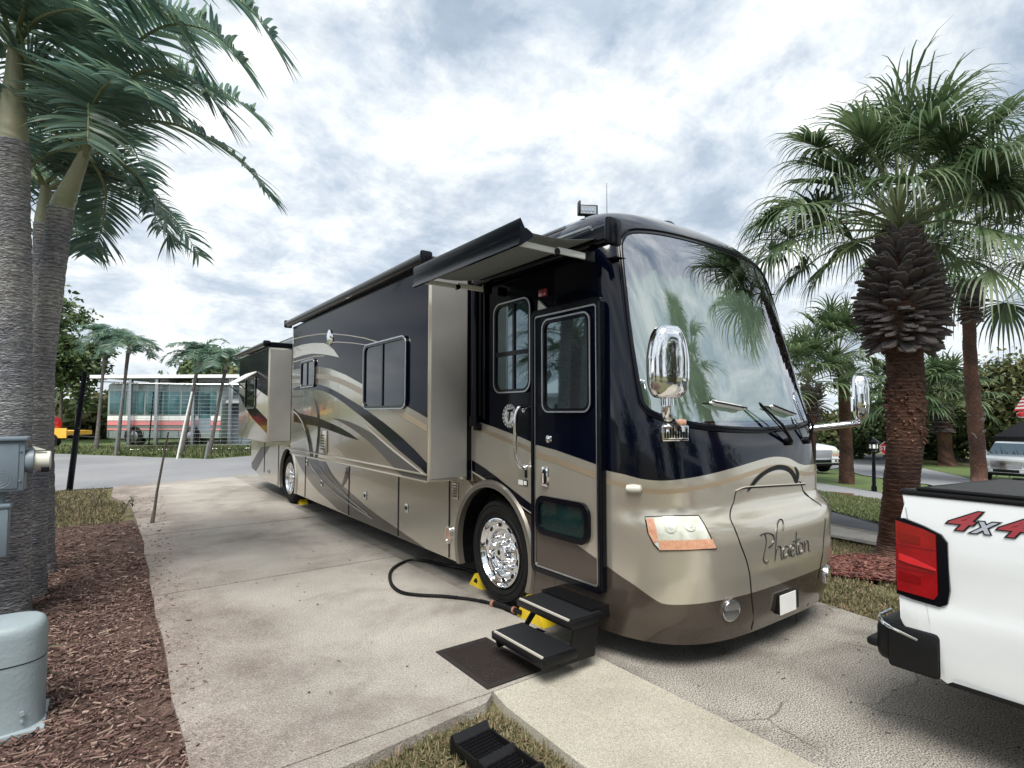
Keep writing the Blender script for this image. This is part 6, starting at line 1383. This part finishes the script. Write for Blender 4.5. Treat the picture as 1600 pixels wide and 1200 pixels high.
# yellow trailer
yt = thing('flatbed_trailer', FP(-1.5, 0, 0), 'yellow flatbed trailer with a red fuel can, parked left of the coach', 'trailer')
yel = mat('worn_yellow_paint', (.72, .36, .04), .5, 0, (.8, .5, .08), 4)
g = MB(); fbox(g, -4.4, -.5, .62, .9, .9, .82, m=0); fbox(g, -4.4, -.55, .50, .9, -.5, .95, m=0); fbox(g, -4.3, .2, .45, .7, .3, .6, m=1)
for a in (-4.2, -3.6, -2.9): fbox(g, a, -.55, .95, a + .09, -.45, 1.75, m=0)
fbox(g, -4.3, -.55, 1.68, -2.8, -.45, 1.78, m=0); g.tube([FP(.9, -.3, .6), FP(2.2, -.1, .5)], .05, 8, m=1); g.done('deck', [yel, black], yt)
for a in (-3.0, -.6, .2):
    g = MB(); c = FP(a, -.62, .36); g.tube([c, c + ay * .2], [.34, .34], 20, m=0); g.tube([c - ay * .01, c], [.15, .17], 12, m=1); g.done('wheel', [tyre, whitep], yt)
g = MB(); c = FP(-.6, .1, 1.15); g.tube([c - ax * .45, c - ax * .4, c + ax * .4, c + ax * .45], [.1, .32, .32, .1], 16); fc = g.done('fuel_tank', redb, None, origin=FP(-.6, .1, .82)); tag(fc, 'round red tank lying on the yellow trailer deck', 'tank')
g = MB(); fbox(g, -3.9, -.2, .83, -2.2, .6, 1.35, bev=.05, m=0)
for k in range(6): fbox(g, -3.85 + k * .28, -.23, .9, -3.72 + k * .28, -.19, 1.3, m=1)
ld = g.done('machine_load', [black, steel], None, origin=FP(-3, .2, .82)); tag(ld, 'black slatted machine carried on the left half of the yellow trailer', 'machine')
g = MB(); pA, pB = at(60, 592, 34), at(450, 604, 34); g.tube([pA, pA.lerp(pB, .5) - Vector((0, 0, .1)), pB], .03, 6, m=0); c_o = g.done('overhead_cable', black, None, origin=pA); tag(c_o, 'dark overhead cable sagging above the carport roof', 'cable')
for q in (yt, fc, ld): q.location = Vector(q.location) - ax * 1.9
fo = thing('mesh_fence', og(232, 701), 'tall wire mesh fence with horizontal strands in front of the far coach', 'fence')
fa, fb = og(176, 705), og(392, 702); fd = fb - fa; g = MB()
for z in (.05, 2.95): g.tube([fa + Vector((0, 0, z)), fb + Vector((0, 0, z))], .022, 6)
g.done('rail', steel, fo); g = MB(); nf = int(fd.length / .42)
for k in range(1, 17): g.tube([fa + Vector((0, 0, .05 + k * .17)), fb + Vector((0, 0, .05 + k * .17))], .005, 4, caps=False)
for k in range(nf): p = fa + fd * (k / nf); g.tube([p + Vector((0, 0, .05)), p + Vector((0, 0, 2.95))], .004, 4, caps=False)
g.done('wire_mesh', steel, fo)
# ------------------------------------------------------------------ right side furniture
b = og(1366, 768); d = b.x * FW[0] + b.y * FW[1]; lt = thing('lamp_post', b, 'short black lamp post with a lantern on the grass beside the footpath', 'lamp post')
tp = at(1365, 706, d); ht = at(1365, 690, d)
g = MB(); g.tube([b - Vector((0, 0, .1)), b + Vector((0, 0, .15)), b + Vector((0, 0, .16)), tp], [.075, .07, .05, .045], 12); g.done('post', blackg, lt)
hh = ht.z - tp.z; g = MB(); g.lathe([(0, .05), (.02, .10), (.04, .08), (hh * .25, .09), (hh * .95, .13), (hh, .16), (hh * 1.15, .10), (hh * 1.35, .02), (hh * 1.45, .0)], tp, 'z', 6, m=0); g.done('lantern', blackg, lt, smooth=False)
g = MB()
for k in range(6): 
    a = PI / 3 * (k + .5); c = tp + Vector((.098 * math.cos(a), .098 * math.sin(a), hh * .6)); g.box(c - Vector((.004, .032, hh * .25)), c + Vector((.004, .032, hh * .25)), rot=Matrix.Rotation(a, 3, 'Z'))
g.done('lantern_glass', whitep, lt)
b = og(1390, 727); d = b.x * FW[0] + b.y * FW[1]; c = at(1386.5, 700.5, d); r_ = 10.2 * d / F; sg_ = thing('stop_sign', b, 'red octagonal STOP sign partly hidden by the stout palm trunk', 'stop sign')
g = MB(); g.tube([b - Vector((0, 0, .2)), c + Vector((0, 0, r_))], .05, 8); g.done('post', steel, sg_)
vd = Vector((c.x, c.y, 0)).normalized(); rd = Vector((vd.y, -vd.x, 0))
octo = lambda rr, dep: [c - vd * dep + rd * (rr * math.cos(R(22.5 + 45 * k))) + Vector((0, 0, rr * math.sin(R(22.5 + 45 * k)))) for k in range(8)]
g = MB(); g.prism(octo(r_ * 1.08, .07), -vd * .02, m=0); g.prism(octo(r_ * .99, .095), -vd * .004, m=1); pl = g.done('sign_plate', [whitep, mat('sign_red', (.55, .02, .02), .5)], sg_)
put_text('sign_letters', 'STOP', Matrix(((rd.x, 0, -vd.x, c.x - vd.x * .11), (rd.y, 0, -vd.y, c.y - vd.y * .11), (0, 1, 0, c.z), (0, 0, 0, 1))), whitep, pl, size=r_ * .82, off=r_ * .012)
# gazebo canopy, flag, power lines
b = og(1592, 752); d = 24; cv = thing('canopy_tent', Vector((at(1600, 700, d).x, at(1600, 700, d).y, -1.3)), 'dark pop-up canopy behind the facing white pickup', 'canopy'); c = at(1612, 662, d)
g = MB(); 
for k in range(4):
    a, b_ = R(45 + 90 * k), R(135 + 90 * k); e0 = c + Vector((1.5 * math.cos(a), 1.5 * math.sin(a), -.55)); e1 = c + Vector((1.5 * math.cos(b_), 1.5 * math.sin(b_), -.55)); g.face([c + Vector((0, 0, .3)), e0, e1]); g.face([e0, e1, e1 - Vector((0, 0, .25)), e0 - Vector((0, 0, .25))])
g.done('cover', black, cv)
for k in range(4): a = R(45 + 90 * k); e0 = c + Vector((1.45 * math.cos(a), 1.45 * math.sin(a), -.6)); g = MB(); g.tube([e0, Vector((e0.x, e0.y, -1.4))], .03, 6); g.done('leg', steel, cv)
d = 20; c = at(1585, 640, d); fl_ = thing('flag', at(1612, 600, d), 'striped flag hanging by the olive tree at the right edge', 'flag'); g = MB()
A_, B_ = at(1584, 642, d), at(1626, 640, d); C_, D__ = at(1606, 606, d), at(1640, 600, d); NS = 13
for k in range(NS):
    f0, f1 = k / NS, (k + 1) / NS; g.face([A_.lerp(C_, f0), B_.lerp(D__, f0), B_.lerp(D__, f1), A_.lerp(C_, f1)], m=0 if k % 2 == 0 else 1)
g.done('cloth', [mat('flag_red', (.5, .03, .04), .7), whitep], fl_); g = MB(); g.tube([at(1640, 596, d), at(1645, 680, d)], .03, 6); g.tube([at(1640, 596, d), at(1600, 604, d)], .02, 6); g.done('staff', steel, fl_)
g = MB(); c = at(1597, 648, d); g.lathe([(-.12, .03), (-.06, .16), (.04, .17), (.12, .06)], c, 'z', 12); tag(g.done('red_lantern', redb, None, origin=c), 'small round red hanging lantern below the striped flag', 'lantern')
for k, (ya, yb) in enumerate(((590, 566), (598, 575), (576, 556))):
    pA, pB = at(1290, ya + 2, 48), at(1760, yb - 12, 48); g = MB(); g.tube([pA, pA.lerp(pB, .3) - Vector((0, 0, .35)), pA.lerp(pB, .6) - Vector((0, 0, .4)), pB], .028, 5)
    tag(g.done('power_line', black, None, origin=pA), 'thin power line crossing the sky between the palm trunks', 'power line', 'power lines above the thicket')
# ------------------------------------------------------------------ what the glass reflects (beside and behind the viewer)
ho = thing('neighbour_house', (-9, 12, 0), 'white sided park home out of view to the left, mirrored in the door glass', 'house')
g = MB(); g.box((-13, 6, 0), (-8.5, 17, 2.5)); g.done('wall', whitep, ho)
g = MB(); g.prism([(-8.1, 5.6, 2.4), (-10.75, 5.6, 3.5), (-13.4, 5.6, 2.4), (-13.4, 5.6, 2.25), (-8.1, 5.6, 2.25)], (0, 11.8, 0)); g.done('roof', roofw, ho)
for y in (7.5, 10, 12.5, 15): g = MB(); g.box((-8.5, y, .9), (-8.45, y + 1.2, 2.0)); g.done('window', glassb, ho)
def refl_palm(x, y, h, seed, lab, n=30):
    t = thing('fan_palm', (x, y, gz(x)), lab, 'palm', 'palms behind the viewer'); b = Vector((x, y, gz(x)))
    ringed_trunk([b, b + Vector((.05, 0, h * .5)), b + Vector((0, .05, h))], (.26, .2, .22), trunkb, 'trunk', t, ridge=.02)
    boots(t, b + Vector((0, 0, h - .9)), b + Vector((0, 0, h)), .28, .4, 80, seed, .2); fan_crown(t, b + Vector((0, 0, h + .15)), n, 1.0, .95, seed, 30, .02, -.7, 1.4); return t
refl_palm(7.6, -1.6, 4.6, 71, 'cabbage palm beyond the white pickup cab, out of view'); refl_palm(9.8, -4.2, 6.0, 72, 'tallest cabbage palm out of view behind the white pickup'); refl_palm(5.9, -4.6, 5.0, 73, 'cabbage palm out of view near the white pickup nose')
refl_palm(-3.6, 9.8, 3.3, 74, 'cabbage palm out of view by the park home'); refl_palm(14, -9, 6.5, 75, 'far cabbage palm out of view down the drive')
refl_palm(2.2, -8, 4.4, 76, 'cabbage palm out of view beside the walkway end')
for i, (x, y, h) in enumerate(((-14, 0, 5), (-8, -12, 6), (1, -16, 6), (10, -18, 7), (20, -14, 6), (-16, 20, 6))): leafy_tree((x, y, gz(x)), h, 3, ['leafy tree out of view left of the viewer', 'leafy tree out of view behind the viewer', 'broad tree out of view behind the walkway', 'tall tree out of view behind the pickup', 'leafy tree out of view beyond the drive', 'leafy tree out of view behind the park home'][i], 90 + i, n=1500, ls=.5, group='trees behind the viewer', trunk_h=.15)
# seedlings in the mulch bed
rnd = random.Random(5)
for i, (px, py, hgt, lab) in enumerate(((95, 800, .42, 'small twiggy seedling with pale leaves by the palm bases'), (150, 790, .38, 'low spreading seedling in the far part of the mulch bed'), (190, 805, .3, 'thin bare seedling near the concrete edge'), (70, 850, .35, 'green seedling against the slimmer palm trunk'), (60, 1090, .28, 'dry weed stalk in front of the grey cabinet'))):
    b = og(px, py); t = thing('seedling', b, lab, 'plant'); Lf = Leafer(); Lv = Leafer()
    for k in range(5):
        a = rnd.uniform(0, 2 * PI); e = b + Vector((math.cos(a) * hgt * .6, math.sin(a) * hgt * .4, hgt * rnd.uniform(.6, 1))); m_ = b.lerp(e, .5) + Vector((0, 0, .05)); Lf.tube([b, m_, e], [.006, .005, .002], 5, 0)
        for q in range(10 if i != 4 else 2):
            p = m_.lerp(e, rnd.random()); aa = Vector((rnd.gauss(0, 1), rnd.gauss(0, 1), rnd.gauss(0, .4))).normalized(); bb = aa.cross(Vector((0, 0, 1))).normalized(); Lv.strip([p, p + aa * .04, p + aa * .08 - Vector((0, 0, .01))], [.004, .016, .002], bb, 0)
    raw('stem', Lf.V, Lf.F, bark, t); raw('leaves', Lv.V, Lv.F, blades, t)
